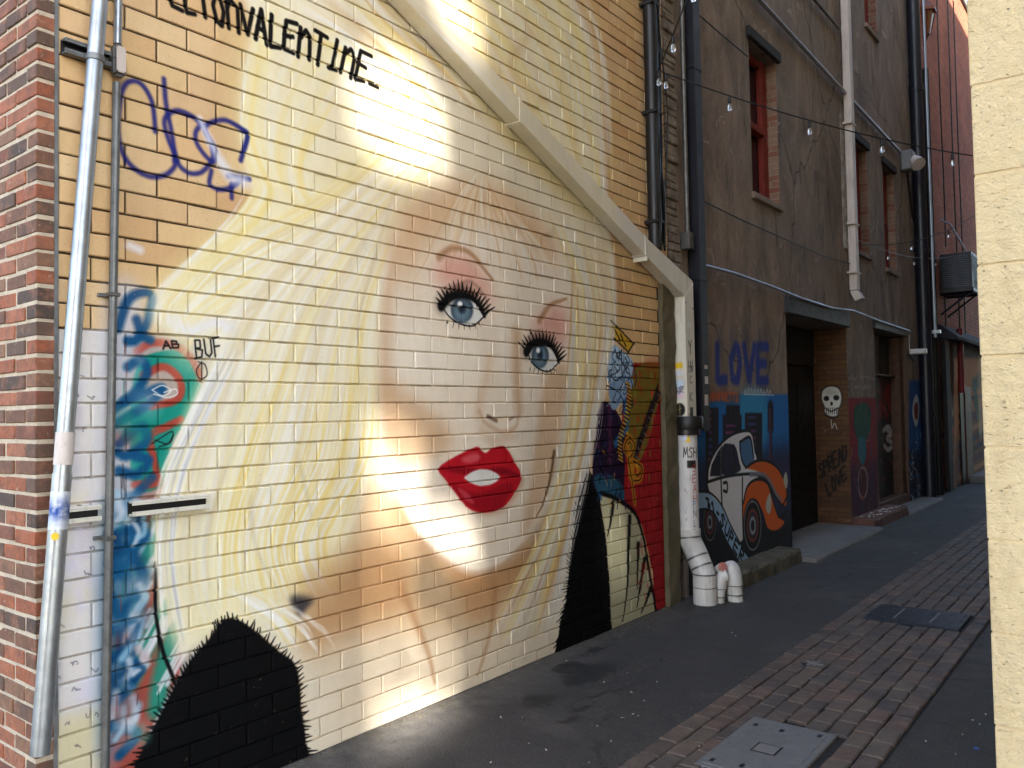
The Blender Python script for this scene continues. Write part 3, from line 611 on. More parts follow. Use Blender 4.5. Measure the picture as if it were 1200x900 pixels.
def mat(name, col, rough=.8, var=.18, scale=5, bump=.15, bscale=60, col2=None, metal=0.0, canvas=None, axes='Y', dirt=.25, spec=None, wear=0.0, coat=0, streak=0.0, scol=(90, 74, 58)):
    m, t, b, pos = start(name)
    c = s2l(col); c2 = s2l(col2) if col2 else tuple(x * (1 - var * 2) for x in c)
    f = rng(t, noise(t, pos, scale, 6, .6, .3), .3, .7)
    out = mixc(t, f, c2, c)
    if dirt:
        d = rng(t, noise(t, pos, scale * .35, 8, .65), .5, .72, 0, dirt)
        out = mixc(t, d, out, tuple(x * .35 for x in c))
    if canvas: out, _ = paintmix(t, pos, out, canvas[0], axes, canvas[1], wear)
    if streak:
        sf = mth(t, 'MAXIMUM', rng(t, noise(t, scaled(t, pos, (1, 1, .12)), 26, 6, .7), .52, .72, 0, streak), rng(t, noise(t, pos, 34, 5, .7), .62, .72, 0, streak))
        out = mixc(t, sf, out, s2l(scol))
    t.links.new(out, b.inputs['Base Color'])
    b.inputs['Metallic'].default_value = metal
    r = rng(t, noise(t, pos, scale * 3, 4), .3, .7, max(.02, rough - .1), min(1, rough + .1)); t.links.new(r, b.inputs['Roughness'])
    if bump:
        bn = nd(t, 'ShaderNodeBump'); bn.inputs['Strength'].default_value = bump; bn.inputs['Distance'].default_value = .01
        t.links.new(noise(t, pos, bscale, 6, .65), bn.inputs['Height']); t.links.new(bn.outputs[0], b.inputs['Normal'])
    if spec is not None: b.inputs['Specular IOR Level'].default_value = spec
    return m

IM = MU.image()
CH, BLN, Z0J, Y0J = 0.1, 0.285, 0.073, 1.845         # tan brick course, length, first bed joint, first head joint
def mural_mat(name, mortar=False, flat=False):
    m, t, b, pos = start(name)
    sp = nd(t, 'ShaderNodeSeparateXYZ'); t.links.new(pos, sp.inputs[0])
    if mortar:
        base = mixc(t, noise(t, pos, 25, 5), s2l((70, 58, 46)), s2l((112, 98, 80)))
    elif flat:
        base = mixc(t, noise(t, pos, 3, 6), s2l((208, 202, 186)), s2l((226, 220, 206)))
    else:
        row = mth(t, 'FLOOR', mth(t, 'DIVIDE', mth(t, 'SUBTRACT', sp.outputs[2], Z0J), CH))
        sh = mth(t, 'MULTIPLY', mth(t, 'FLOORED_MODULO', row, 2.0), .5)
        colm = mth(t, 'FLOOR', mth(t, 'SUBTRACT', mth(t, 'DIVIDE', mth(t, 'SUBTRACT', sp.outputs[1], Y0J), BLN), sh))
        cc = nd(t, 'ShaderNodeCombineXYZ'); t.links.new(row, cc.inputs[0]); t.links.new(colm, cc.inputs[1])
        wn_ = nd(t, 'ShaderNodeTexWhiteNoise', noise_dimensions='2D'); t.links.new(cc.outputs[0], wn_.inputs['Vector'])
        cr = nd(t, 'ShaderNodeValToRGB'); t.links.new(wn_.outputs['Value'], cr.inputs[0])
        e = cr.color_ramp.elements
        e[0].color = (*s2l((206, 166, 120)), 1); e[1].color = (*s2l((222, 192, 146)), 1)
        for p_, c_ in ((.25, (218, 186, 136)), (.5, (214, 178, 130)), (.75, (212, 178, 136))):
            x = e.new(p_); x.color = (*s2l(c_), 1)
        base = mixc(t, rng(t, noise(t, pos, 2.2, 6, .6), .4, .75, 0, .35), cr.outputs[0], s2l((196, 152, 106)))
        sepk = rng(t, noise(t, pos, 140, 2), .66, .72, 0, .5)
        base = mixc(t, sepk, base, s2l((120, 84, 52)))
    out, al = paintmix(t, pos, base, MU, 'Y', IM, 0 if flat or mortar else .25)
    if mortar: out = mixc(t, rng(t, noise(t, pos, 11, 6, .7), .35, .7, .1, .75), out, s2l((150, 136, 116)), 'MULTIPLY')
    if flat: out = mixc(t, .55, out, s2l((214, 209, 199)))
    # weathering of the paint: faint grime, worn arrises
    g_ = rng(t, noise(t, scaled(t, pos, (3, 3, 1)), 1.6, 8, .7), .45, .8, 0, .16)
    out = mixc(t, g_, out, s2l((120, 108, 92)), 'MULTIPLY')
    sp2 = rng(t, noise(t, pos, 55, 3, .6), .70, .76, 0, .45)
    out = mixc(t, sp2, out, s2l((96, 84, 70)), 'MULTIPLY')
    t.links.new(out, b.inputs['Base Color'])
    b.inputs['Roughness'].default_value = .7 if not mortar else .85
    b.inputs['Specular IOR Level'].default_value = .1
    bn = nd(t, 'ShaderNodeBump'); bn.inputs['Strength'].default_value = .4 if not mortar else .8; bn.inputs['Distance'].default_value = .008
    h = mth(t, 'ADD', noise(t, pos, 18, 5, .6), mth(t, 'MULTIPLY', noise(t, pos, 160, 3), .35))
    t.links.new(h, bn.inputs['Height']); t.links.new(bn.outputs[0], b.inputs['Normal'])
    return m

def redbrick_mat(name, cols):
    m, t, b, pos = start(name)
    oi = nd(t, 'ShaderNodeObjectInfo'); gi = nd(t, 'ShaderNodeNewGeometry')
    v = mth(t, 'FRACT', mth(t, 'ADD', oi.outputs['Random'], gi.outputs['Random Per Island']))
    cr = nd(t, 'ShaderNodeValToRGB'); t.links.new(v, cr.inputs[0]); cr.color_ramp.interpolation = 'CONSTANT'
    e = cr.color_ramp.elements
    e[0].color = (*s2l(cols[0]), 1); e[1].position = 1 / len(cols); e[1].color = (*s2l(cols[1]), 1)
    for i in range(2, len(cols)):
        x = e.new(i / len(cols)); x.color = (*s2l(cols[i]), 1)
    out = mixc(t, rng(t, noise(t, pos, 17, 7, .75, .8), .40, .66, 0, .75), cr.outputs[0], s2l((84, 62, 50)))
    out = mixc(t, rng(t, noise(t, pos, 9, 5, .7), .5, .7, 0, .6), out, s2l((158, 104, 76)))
    out = mixc(t, rng(t, noise(t, pos, 26, 7, .75), .60, .70, 0, .7), out, s2l((186, 164, 140)))
    t.links.new(out, b.inputs['Base Color']); b.inputs['Roughness'].default_value = .85
    bn = nd(t, 'ShaderNodeBump'); bn.inputs['Strength'].default_value = .5; bn.inputs['Distance'].default_value = .008
    t.links.new(noise(t, pos, 60, 6, .7), bn.inputs['Height']); t.links.new(bn.outputs[0], b.inputs['Normal'])
    return m

def asphalt_mat():
    m, t, b, pos = start('asphalt')
    fine = noise(t, pos, 85, 4, .8); mid = noise(t, pos, 7, 7, .65); big = noise(t, pos, 1.1, 5, .6, .4)
    out = mixc(t, rng(t, mid, .3, .7), s2l((38, 36, 36)), s2l((58, 55, 54)))
    out = mixc(t, rng(t, big, .45, .7, 0, .5), out, s2l((70, 65, 61)))
    out = mixc(t, rng(t, fine, .54, .66, 0, .8), out, s2l((104, 99, 94)))
    out = mixc(t, rng(t, fine, .44, .34, 0, .6), out, s2l((26, 25, 26)))
    def crack(scale, wd, amt, o_):
        vo = nd(t, 'ShaderNodeTexVoronoi', feature='DISTANCE_TO_EDGE'); vo.inputs['Scale'].default_value = scale
        wn2 = nd(t, 'ShaderNodeTexNoise'); wn2.inputs['Scale'].default_value = 3.5; wn2.inputs['Detail'].default_value = 6; t.links.new(pos, wn2.inputs['Vector'])
        wa = nd(t, 'ShaderNodeVectorMath', operation='MULTIPLY_ADD'); t.links.new(wn2.outputs['Color'], wa.inputs[0]); wa.inputs[1].default_value = (.35, .35, .0); t.links.new(pos, wa.inputs[2]); t.links.new(wa.outputs[0], vo.inputs['Vector'])
        f_ = mth(t, 'MULTIPLY', rng(t, vo.outputs['Distance'], wd, wd * .3, 0, amt), rng(t, noise(t, pos, 1.3, 3), .46, .58))
        return mixc(t, f_, o_, s2l((16, 15, 15)))
    out = crack(.9, .012, .9, out); out = crack(2.6, .018, .55, out)
    gm = nd(t, 'ShaderNodeTexVoronoi'); gm.inputs['Scale'].default_value = 3.2; gm.inputs['Randomness'].default_value = 1; t.links.new(pos, gm.inputs['Vector'])
    out = mixc(t, rng(t, gm.outputs['Distance'], .05, .035, 0, .7), out, s2l((30, 28, 28)))
    wornp = rng(t, noise(t, pos, .75, 7, .7, .6), .54, .60, 0, .45)
    out = mixc(t, wornp, out, mixc(t, fine, s2l((62, 57, 53)), s2l((104, 97, 90))))
    sp = nd(t, 'ShaderNodeSeparateXYZ'); t.links.new(pos, sp.inputs[0])
    # dusty grit along the foot of the painted wall, browner by the pavers
    gx = mth(t, 'MULTIPLY', rng(t, sp.outputs[0], .02, .42, 1, 0), rng(t, noise(t, pos, 9, 6, .7), .3, .65, .1, 1))
    gx = mth(t, 'MULTIPLY', gx, rng(t, sp.outputs[1], 6.2, 3.2, .1, .85))
    out = mixc(t, gx, out, mixc(t, fine, s2l((84, 80, 76)), s2l((150, 144, 136))))
    brn = mth(t, 'MULTIPLY', rng(t, sp.outputs[0], .5, 1.3, 0, .45), rng(t, noise(t, pos, 4, 6, .7), .4, .7))
    out = mixc(t, brn, out, s2l((70, 59, 50)))
    wob = nd(t, 'ShaderNodeTexNoise'); wob.inputs['Scale'].default_value = 6; wob.inputs['Detail'].default_value = 5; t.links.new(pos, wob.inputs['Vector'])
    wv = nd(t, 'ShaderNodeVectorMath', operation='MULTIPLY_ADD'); t.links.new(wob.outputs['Color'], wv.inputs[0]); wv.inputs[1].default_value = (.22, .22, 0); t.links.new(pos, wv.inputs[2])
    st = None
    for (u, v, rx, ry) in ((690, 790, .12, .26), (668, 783, .10, .16), (632, 820, .09, .12), (685, 830, .035, .09), (700, 760, .05, .1), (672, 843, .03, .06)):
        c = onz(u, v)
        s_ = nd(t, 'ShaderNodeVectorMath', operation='SUBTRACT'); t.links.new(wv.outputs[0], s_.inputs[0]); s_.inputs[1].default_value = (c[0] + .11, c[1] + .11, 0)
        l = nd(t, 'ShaderNodeVectorMath', operation='LENGTH'); t.links.new(scaled(t, s_.outputs[0], (1 / rx, 1 / ry, 0)), l.inputs[0])
        f = rng(t, l.outputs['Value'], 1.1, .85, 0, .8)
        st = f if st is None else mth(t, 'MAXIMUM', st, f)
    out = mixc(t, st, out, s2l((18, 17, 18)))
    t.links.new(out, b.inputs['Base Color'])
    t.links.new(mth(t, 'SUBTRACT', rng(t, mid, .3, .7, .62, .85), mth(t, 'MULTIPLY', st, .25)), b.inputs['Roughness'])
    bn = nd(t, 'ShaderNodeBump'); bn.inputs['Strength'].default_value = .9; bn.inputs['Distance'].default_value = .012
    t.links.new(mth(t, 'ADD', noise(t, pos, 85, 4, .8), mth(t, 'MULTIPLY', mid, .6)), bn.inputs['Height']); t.links.new(bn.outputs[0], b.inputs['Normal'])
    return m

def plaster_mat(name, canvas=None):
    m, t, b, pos = start(name)
    st = noise(t, scaled(t, pos, (1, 1.5, .7)), 1.4, 9, .7, .6)
    out = mixc(t, rng(t, st, .32, .68), s2l((84, 70, 60)), s2l((166, 144, 124)))
    out = mixc(t, rng(t, noise(t, pos, .7, 6, .6), .4, .66, 0, .7), out, s2l((134, 122, 112)))
    out = mixc(t, rng(t, noise(t, scaled(t, pos, (1, 4, .7)), 1.3, 9, .75), .56, .68, 0, .75), out, s2l((40, 33, 29)))
    out = mixc(t, rng(t, noise(t, pos, 2.6, 9, .72, .8), .60, .645, 0, .7), out, s2l((178, 164, 150)))
    out = mixc(t, rng(t, noise(t, pos, 26, 6, .7), .4, .75, 0, .3), out, s2l((66, 58, 52)))
    # hairline cracks and floor-line joints
    vo = nd(t, 'ShaderNodeTexVoronoi', feature='DISTANCE_TO_EDGE'); vo.inputs['Scale'].default_value = .33
    wv = nd(t, 'ShaderNodeTexNoise'); wv.inputs['Scale'].default_value = 2; t.links.new(pos, wv.inputs['Vector'])
    wa = nd(t, 'ShaderNodeVectorMath', operation='MULTIPLY_ADD'); t.links.new(wv.outputs['Color'], wa.inputs[0]); wa.inputs[1].default_value = (.5, .5, .5); t.links.new(pos, wa.inputs[2]); t.links.new(wa.outputs[0], vo.inputs['Vector'])
    out = mixc(t, rng(t, vo.outputs['Distance'], .006, .0015, 0, .7), out, s2l((46, 40, 36)))
    if canvas: out, _ = paintmix(t, pos, out, canvas[0], 'Y', canvas[1], .35)
    t.links.new(out, b.inputs['Base Color']); b.inputs['Roughness'].default_value = .85
    bn = nd(t, 'ShaderNodeBump'); bn.inputs['Strength'].default_value = .45; bn.inputs['Distance'].default_value = .02
    t.links.new(mth(t, 'ADD', noise(t, pos, 9, 8, .65), mth(t, 'MULTIPLY', st, .7)), bn.inputs['Height']); t.links.new(bn.outputs[0], b.inputs['Normal'])
    return m

def farbrick_mat(name, c1, c2, mort, axis='Y', canvas=None, sz=(.215, .072), ms=.006):
    m, t, b, pos = start(name)
    sp = nd(t, 'ShaderNodeSeparateXYZ'); t.links.new(pos, sp.inputs[0])
    cc = nd(t, 'ShaderNodeCombineXYZ'); t.links.new(sp.outputs['XYZ'.index(axis)], cc.inputs[0]); t.links.new(sp.outputs[2], cc.inputs[1])
    br = nd(t, 'ShaderNodeTexBrick'); t.links.new(cc.outputs[0], br.inputs['Vector'])
    br.inputs['Scale'].default_value = 1; br.inputs['Brick Width'].default_value = sz[0]; br.inputs['Row Height'].default_value = sz[1]; br.inputs['Mortar Size'].default_value = ms; br.inputs['Bias'].default_value = 0
    br.inputs['Color1'].default_value = (*s2l(c1), 1); br.inputs['Color2'].default_value = (*s2l(c2), 1); br.inputs['Mortar'].default_value = (*s2l(mort), 1)
    out = mixc(t, rng(t, noise(t, pos, .8, 7, .65), .4, .7, 0, .5), br.outputs[0], s2l(tuple(x * .55 for x in c1)))
    out = mixc(t, rng(t, noise(t, pos, 7, 5, .65), .6, .75, 0, .5), out, s2l((176, 140, 120)))
    if canvas: out, _ = paintmix(t, pos, out, canvas[0], axis, canvas[1], .25)
    t.links.new(out, b.inputs['Base Color']); b.inputs['Roughness'].default_value = .88
    bn = nd(t, 'ShaderNodeBump'); bn.inputs['Strength'].default_value = .6; bn.inputs['Distance'].default_value = .01
    t.links.new(mth(t, 'SUBTRACT', noise(t, pos, 40, 4), br.outputs['Fac']), bn.inputs['Height']); t.links.new(bn.outputs[0], b.inputs['Normal'])
    return m

def block_mat():
    m, t, b, pos = start('cream_block')
    out = mixc(t, noise(t, pos, 5, 6, .6), s2l((214, 184, 134)), s2l((226, 199, 154)))
    h = noise(t, scaled(t, pos, (1, 1, 2.6)), 60, 6, .75)
    pit = mth(t, 'MAXIMUM', rng(t, h, .385, .35, 0, 1), rng(t, noise(t, scaled(t, pos, (1, 1, 1.8)), 17, 6, .75), .315, .29, 0, .9))
    out = mixc(t, mth(t, 'MULTIPLY', pit, .75), out, s2l((92, 76, 52)))
    out = mixc(t, rng(t, noise(t, pos, 2.5, 6, .7), .55, .8, 0, .3), out, s2l((208, 176, 124)))
    out = mixc(t, rng(t, noise(t, scaled(t, pos, (1, 1, .25)), 7, 8, .7), .5, .75, 0, .4), out, s2l((168, 138, 96)))
    t.links.new(out, b.inputs['Base Color']); b.inputs['Roughness'].default_value = .9
    bn = nd(t, 'ShaderNodeBump'); bn.inputs['Strength'].default_value = 1.0; bn.inputs['Distance'].default_value = .016
    t.links.new(mth(t, 'SUBTRACT', noise(t, pos, 22, 7, .7), pit), bn.inputs['Height']); t.links.new(bn.outputs[0], b.inputs['Normal'])
    return m

def paver_mat():
    m, t, b, pos = start('paver')
    oi = nd(t, 'ShaderNodeObjectInfo'); gi = nd(t, 'ShaderNodeNewGeometry')
    v = mth(t, 'FRACT', mth(t, 'ADD', oi.outputs['Random'], gi.outputs['Random Per Island']))
    cr = nd(t, 'ShaderNodeValToRGB'); t.links.new(v, cr.inputs[0]); e = cr.color_ramp.elements
    e[0].color = (*s2l((98, 81, 68)), 1); e[1].color = (*s2l((86, 75, 66)), 1)
    for p_, c_ in ((.25, (106, 82, 68)), (.5, (80, 68, 60)), (.75, (102, 86, 72))):
        x = e.new(p_); x.color = (*s2l(c_), 1)
    out = mixc(t, rng(t, noise(t, pos, 5, 8, .75), .42, .66, 0, .75), cr.outputs[0], s2l((54, 49, 46)))
    out = mixc(t, rng(t, noise(t, pos, 150, 3), .6, .72, 0, .5), out, s2l((150, 134, 122)))
    t.links.new(out, b.inputs['Base Color']); t.links.new(rng(t, noise(t, pos, 12, 4), .3, .7, .55, .85), b.inputs['Roughness'])
    bn = nd(t, 'ShaderNodeBump'); bn.inputs['Strength'].default_value = .5; bn.inputs['Distance'].default_value = .006
    t.links.new(noise(t, pos, 70, 6, .7), bn.inputs['Height']); t.links.new(bn.outputs[0], b.inputs['Normal'])
    return m

def glassy(name, col, rough=.08, trans=0.0):
    m, t, b, pos = start(name)
    b.inputs['Base Color'].default_value = (*s2l(col), 1); b.inputs['Roughness'].default_value = rough; b.inputs['Transmission Weight'].default_value = trans
    return m

M = dict(
    mural=mural_mat('painted_brick'), mortar=mural_mat('painted_mortar', mortar=True), muralflat=mural_mat('painted_metal', flat=True),
    red=redbrick_mat('red_brick', [(150, 82, 52), (162, 96, 66), (112, 76, 56), (92, 70, 56), (158, 86, 52), (130, 94, 70), (98, 74, 60), (160, 100, 72), (150, 90, 62), (120, 70, 50), (84, 62, 50), (70, 56, 48)]),
    redmort=mat('red_wall_mortar', (200, 182, 158), .9, .15, 30, .4),
    asphalt=asphalt_mat(), paver=paver_mat(), bed=mat('paver_bed', (40, 36, 34), .95, .2, 40, .5),
    plaster=plaster_mat('plaster', (PL, PL.image())), pier=plaster_mat('plaster_pier', (P2, P2.image())), endpier=plaster_mat('plaster_end', (P3, P3.image())),
    reveal=farbrick_mat('reveal_brick', (104, 70, 40), (84, 56, 34), (64, 48, 34), 'X', (RV, RV.image())),
    winreveal=farbrick_mat('window_reveal', (128, 78, 58), (138, 114, 96), (140, 126, 108), 'X'),
    farbrick=farbrick_mat('far_brick', (190, 98, 58), (150, 70, 42), (166, 118, 88), 'Y', sz=(.23, .08), ms=.014),
    annex=mat('annex_wall', (96, 78, 64), .85, .2, 2, .2, canvas=(OR, OR.image())),
    block=block_mat(), blockj=mat('cream_joint', (220, 190, 142), .9, .1, 30, .4),
    duct=mat('cream_metal', (222, 216, 200), .45, .05, 3, .03, 20, canvas=(DU, DU.image()), axes='U', dirt=.2, streak=.35),
    pvc=mat('white_plastic', (212, 208, 202), .45, .08, 5, .05, 20, dirt=.4, streak=.4),
    rubber=mat('black_rubber', (20, 20, 21), .45, .1, 8, 0, dirt=0), dark=mat('black_pipe', (22, 22, 25), .45, .1, 2, 0, dirt=0),
    navy=mat('dark_blue_metal', (24, 26, 36), .4, .06, 2, 0, dirt=0), louvre=mat('louvre_grey', (74, 78, 92), .5, .1, 2, 0, dirt=0), galv=mat('galvanised_steel', (178, 182, 186), .38, .14, 14, .06, 30, metal=.8, dirt=.25, streak=.3, scol=(112, 96, 80)),
    galvd=mat('dull_steel', (128, 128, 126), .5, .2, 18, .08, 30, metal=.7, dirt=.3), alu=mat('bright_steel', (170, 178, 188), .4, .05, 2, 0, metal=.8, dirt=0),
    whitemet=mat('pale_metal', (208, 194, 184), .5, .08, 3, .04, dirt=.35, streak=.4), timber=mat('dark_timber', (40, 35, 34), .8, .3, 10, .4), redpaint=mat('red_paint', (134, 40, 28), .6, .15, 9, .2, dirt=.4),
    grey=mat('grey_metal', (120, 118, 118), .5, .12, 4, .08, dirt=.3), beam=mat('steel_beam', (62, 60, 66), .6, .25, 4, .2, dirt=.4), black=mat('black_door', (10, 9, 10), .6, .2, 5, .1, dirt=.2),
    transom=mat('transom_board', (52, 46, 42), .8, .15, 6, .2), glass=glassy('dark_glass', (18, 20, 24), .06), bulb=glassy('clear_bulb', (236, 238, 240), .03, .9),
    door2=mat('graffitied_door', (36, 33, 34), .6, .2, 5, .1, canvas=(D2, D2.image())), brown=mat('brown_wood', (86, 52, 30), .65, .25, 10, .3), post=mat('mossy_post', (108, 94, 74), .85, .25, 5, .6, 30, col2=(74, 72, 46)),
    rubble=mat('weathered_masonry', (164, 154, 142), .9, .2, 9, .8, 25, col2=(96, 86, 78)), kerb=mat('mossy_stone', (104, 94, 74), .9, .2, 6, .7, 30, col2=(50, 50, 34)), slab=mat('concrete_slab', (120, 116, 112), .85, .12, 4, .3), stepbrick=mat('step_brick', (110, 74, 62), .85, .2, 9, .5),
    lid=mat('grey_lid', (112, 110, 107), .6, .12, 12, .35, 120), iron=mat('worn_iron', (46, 46, 50), .5, .3, 8, .3, 60, metal=.5), copper=mat('copper', (124, 72, 48), .45, .2, 12, .1, metal=.6), lampglass=glassy('amber_glass', (150, 96, 60), .2, .3),
    litter=mat('paper_scrap', (196, 190, 184), .8, .1, 20, .1), stick_y=mat('yellow_sticker', (226, 186, 40), .5, .05, 10, 0, dirt=.1), bluepaint=mat('blue_spray', (50, 90, 160), .5, .2, 20, 0), pink=mat('pink_paper', (206, 130, 116), .7, .1, 20, .1),
    offwall=mat('pale_render', (176, 170, 160), .9, .08, 2, .2), flash=mat('flashing', (120, 120, 118), .6, .25, 12, .3), roof=mat('roof_felt', (52, 50, 56), .9, .2, 5, .3), redpipe=mat('red_pipe', (130, 26, 40), .5, .15, 5, .1),
)

def spray_mat(name, zc, half):
    m, t, b, pos = start(name)
    sp = nd(t, 'ShaderNodeSeparateXYZ'); t.links.new(pos, sp.inputs[0])
    d = mth(t, 'ABSOLUTE', mth(t, 'SUBTRACT', sp.outputs[2], zc))
    f = mth(t, 'MULTIPLY', rng(t, d, half, half * .15, 0, 1), rng(t, noise(t, pos, 30, 3), .3, .55, .3, 1))
    t.links.new(mixc(t, f, s2l((196, 200, 206)), s2l((24, 66, 140))), b.inputs['Base Color'])
    b.inputs['Metallic'].default_value = .3; b.inputs['Roughness'].default_value = .45
    return m

# ------------------------------------------------------------------ mesh helpers
WL = {}
class MB:
    def __init__(s): s.v, s.f = [], []
    def add(s, vs, fs):
        o = len(s.v); s.v += [tuple(map(float, q)) for q in vs]; s.f += [tuple(i + o for i in f) for f in fs]; return s
    def box(s, x0, x1, y0, y1, z0, z1):
        return s.add([(x0, y0, z0), (x1, y0, z0), (x1, y1, z0), (x0, y1, z0), (x0, y0, z1), (x1, y0, z1), (x1, y1, z1), (x0, y1, z1)],
                     [(0, 3, 2, 1), (4, 5, 6, 7), (0, 1, 5, 4), (1, 2, 6, 5), (2, 3, 7, 6), (3, 0, 4, 7)])
    def hexa(s, lo, hi):
        """a solid between two quads of matching corners"""
        return s.add(list(lo) + list(hi), [(3, 2, 1, 0), (4, 5, 6, 7), (0, 1, 5, 4), (1, 2, 6, 5), (2, 3, 7, 6), (3, 0, 4, 7)])
    def tube(s, path, r, n=10, cap=True):
        p = [Vector(q) for q in path]; rr = r if isinstance(r, (list, tuple)) else [r] * len(p)
        ref = None; rings = []
        for i, q in enumerate(p):
            d = ((p[i + 1] - q) if i + 1 < len(p) else Vector((0, 0, 0))).normalized() + ((q - p[i - 1]) if i else Vector((0, 0, 0))).normalized()
            d.normalize()
            if ref is None:
                ref = d.cross(Vector((0, 0, 1)) if abs(d.z) < .9 else Vector((1, 0, 0))).normalized()
            ref = (ref - d * ref.dot(d)).normalized(); up = d.cross(ref)
            rings.append([q + (ref * math.cos(a) + up * math.sin(a)) * rr[i] for a in [2 * math.pi * k / n for k in range(n)]])
        vs = [x for g in rings for x in g]; fs = []
        for i in range(len(p) - 1):
            for k in range(n): fs.append((i * n + k, i * n + (k + 1) % n, (i + 1) * n + (k + 1) % n, (i + 1) * n + k))
        if cap: fs += [tuple(range(n - 1, -1, -1)), tuple((len(p) - 1) * n + k for k in range(n))]
        return s.add(vs, fs)
    def lathe(s, prof, c, n=12):
        return s.tube([(c[0], c[1], c[2] + z) for r, z in prof], [r for r, z in prof], n)
def children_loc(p): return WL.get(p.name, np.zeros(3)) if p else np.zeros(3)
def part(mb, name, m, parent=None, bevel=0, smooth=False, kind=None, seg=1):
    off = children_loc(parent)
    me = bpy.data.meshes.new(name)
    me.from_pydata([tuple(np.array(q) - off) for q in mb.v], [], mb.f); me.validate()
    bm = bmesh.new(); bm.from_mesh(me); bmesh.ops.recalc_face_normals(bm, faces=bm.faces)
    if bevel: bmesh.ops.bevel(bm, geom=[e for e in bm.edges if len(e.link_faces) == 2 and e.calc_face_angle(0) > .5], offset=bevel, segments=seg, affect='EDGES')
    bm.to_mesh(me); bm.free()
    if smooth: 
        me.polygons.foreach_set('use_smooth', [True] * len(me.polygons)); me.set_sharp_from_angle(angle=R_(40))
    me.materials.append(M[m] if isinstance(m, str) else m)
    o = bpy.data.objects.new(name, me); COL.objects.link(o)
    if parent: o.parent = parent
    WL[o.name] = off
    if kind: o['kind'] = kind
    return o
def tag(o, label, cat, group=None):
    o['label'] = label; o['category'] = cat
    if group: o['group'] = group
    return o
def thing(name, label, cat, loc, group=None):
    o = bpy.data.objects.new(name, None); o.empty_display_size = .1; COL.objects.link(o); o.location = loc; WL[o.name] = np.array(loc, float)
    return tag(o, label, cat, group)
def place(mesh, name, parent, loc, scale=(1, 1, 1), rot=None):
    o = bpy.data.objects.new(name, mesh); COL.objects.link(o)
    off = children_loc(parent); o.parent = parent; o.location = tuple(np.array(loc) - off); o.scale = scale
    if rot: o.rotation_euler = rot
    return o
def brick_mesh(name, dx, dy, dz, ch, m, faces='x'):
    """box with chamfered front; origin at its centre; front faces +X"""
    mb = MB(); X = dx / 2; Y, Z = dy / 2, dz / 2
    vs = [(-X, -Y, -Z), (-X, Y, -Z), (-X, Y, Z), (-X, -Y, Z), (X - ch, -Y, -Z), (X - ch, Y, -Z), (X - ch, Y, Z), (X - ch, -Y, Z), (X, -Y + ch, -Z + ch), (X, Y - ch, -Z + ch), (X, Y - ch, Z - ch), (X, -Y + ch, Z - ch)]
    fs = [(0, 1, 5, 4), (1, 2, 6, 5), (2, 3, 7, 6), (3, 0, 4, 7), (4, 5, 9, 8), (5, 6, 10, 9), (6, 7, 11, 10), (7, 4, 8, 11), (8, 9, 10, 11)]
    me = bpy.data.meshes.new(name); me.from_pydata(vs, [], fs); me.materials.append(M[m]); me.update(); return me, vs, fs
CREAM_H = 13.4

# ------------------------------------------------------------------ ground
g = part(MB().add([(-80, -80, 0), (80, -80, 0), (80, 120, 0), (-80, 120, 0)], [(0, 1, 2, 3)]), 'ground', 'asphalt'); g['kind'] = 'structure'
PX0, PX1, PW, PLN = 1.325, 2.315, .11, .2
path = part(MB().box(PX0 - .004, PX1 + .004, 2.2, 26, -.02, .004), 'paver_path', 'bed'); path['kind'] = 'structure'
pm_, pv, pf = brick_mesh('paver', .03, PLN - .007, PW - .006, .007, 'paver')
def inlid(x, y, m=.0):
    return (1.62 < x < 2.05 and 3.64 < y < 4.34) or (1.51 < x < 2.17 and 6.88 < y < 7.43)
cand = []
for c in range(9):
    for k in range(120):
        x = PX0 + PW * (c + .5); y = 2.3 + PLN * (k + .5 * (c % 2)) + .03 * math.sin(c * 5.1)
        if y > 25.9 or inlid(x, y, .04): continue
        u, v = proj((x, y, .012)); dep = (np.array([x, y, 0]) - CAM) @ AX[:, 2]
        vis = dep > .3 and -20 < u < 1172 and v < 925
        cand.append((0 if not vis else 1 / dep ** 2, x, y))
cand.sort(reverse=True)
restp = MB()
for i, (s_, x, y) in enumerate(cand):
    z = .003 + random.uniform(0, .006)
    if i < 300: place(pm_, 'paver', path, (x + random.uniform(-.001, .001), y, z), scale=(1, random.uniform(.95, 1.0), random.uniform(.95, 1.02)), rot=(random.uniform(-.02, .02), -math.pi / 2 + random.uniform(-.035, .035), random.uniform(-.03, .03)))
    else:
        restp.add([(-c_ * 0 + x - b_[2], y + b_[1], z + b_[0]) for b_ in pv for c_ in (0,)], pf)
part(restp, 'paver_field', 'paver', path, kind='stuff')

def ground_lid(name, label, x0, x1, y0, y1, m, deco):
    t = thing(name, label, 'manhole cover', ((x0 + x1) / 2, (y0 + y1) / 2, 0))
    part(MB().box(x0, x1, y0, y1, -.02, .0265), 'frame', m, t, bevel=.006)
    part(MB().box(x0 + .03, x1 - .03, y0 + .03, y1 - .03, .02, .0295), 'lid', m, t, bevel=.003)
    deco(t, x0, x1, y0, y1); return t
def deco1(t, x0, x1, y0, y1):
    cx, cy = (x0 + x1) / 2, (y0 + y1) / 2 - .02
    part(MB().box(cx - .062, cx + .062, cy - .06, cy + .06, .02, .0305), 'centre_recess', 'iron', t)
    part(MB().box(cx - .052, cx + .052, cy - .05, cy + .05, .02, .0315), 'centre_plate', 'slab', t)
    for sx, sy in ((.06, .62), (.38, .66), (.06, .08), (.38, .08), (.2, .62), (.2, .1)):
        part(MB().box(x0 + sx - .011, x0 + sx + .011, y0 + sy - .02, y0 + sy + .02, .02, .0303), 'slot', 'iron', t)
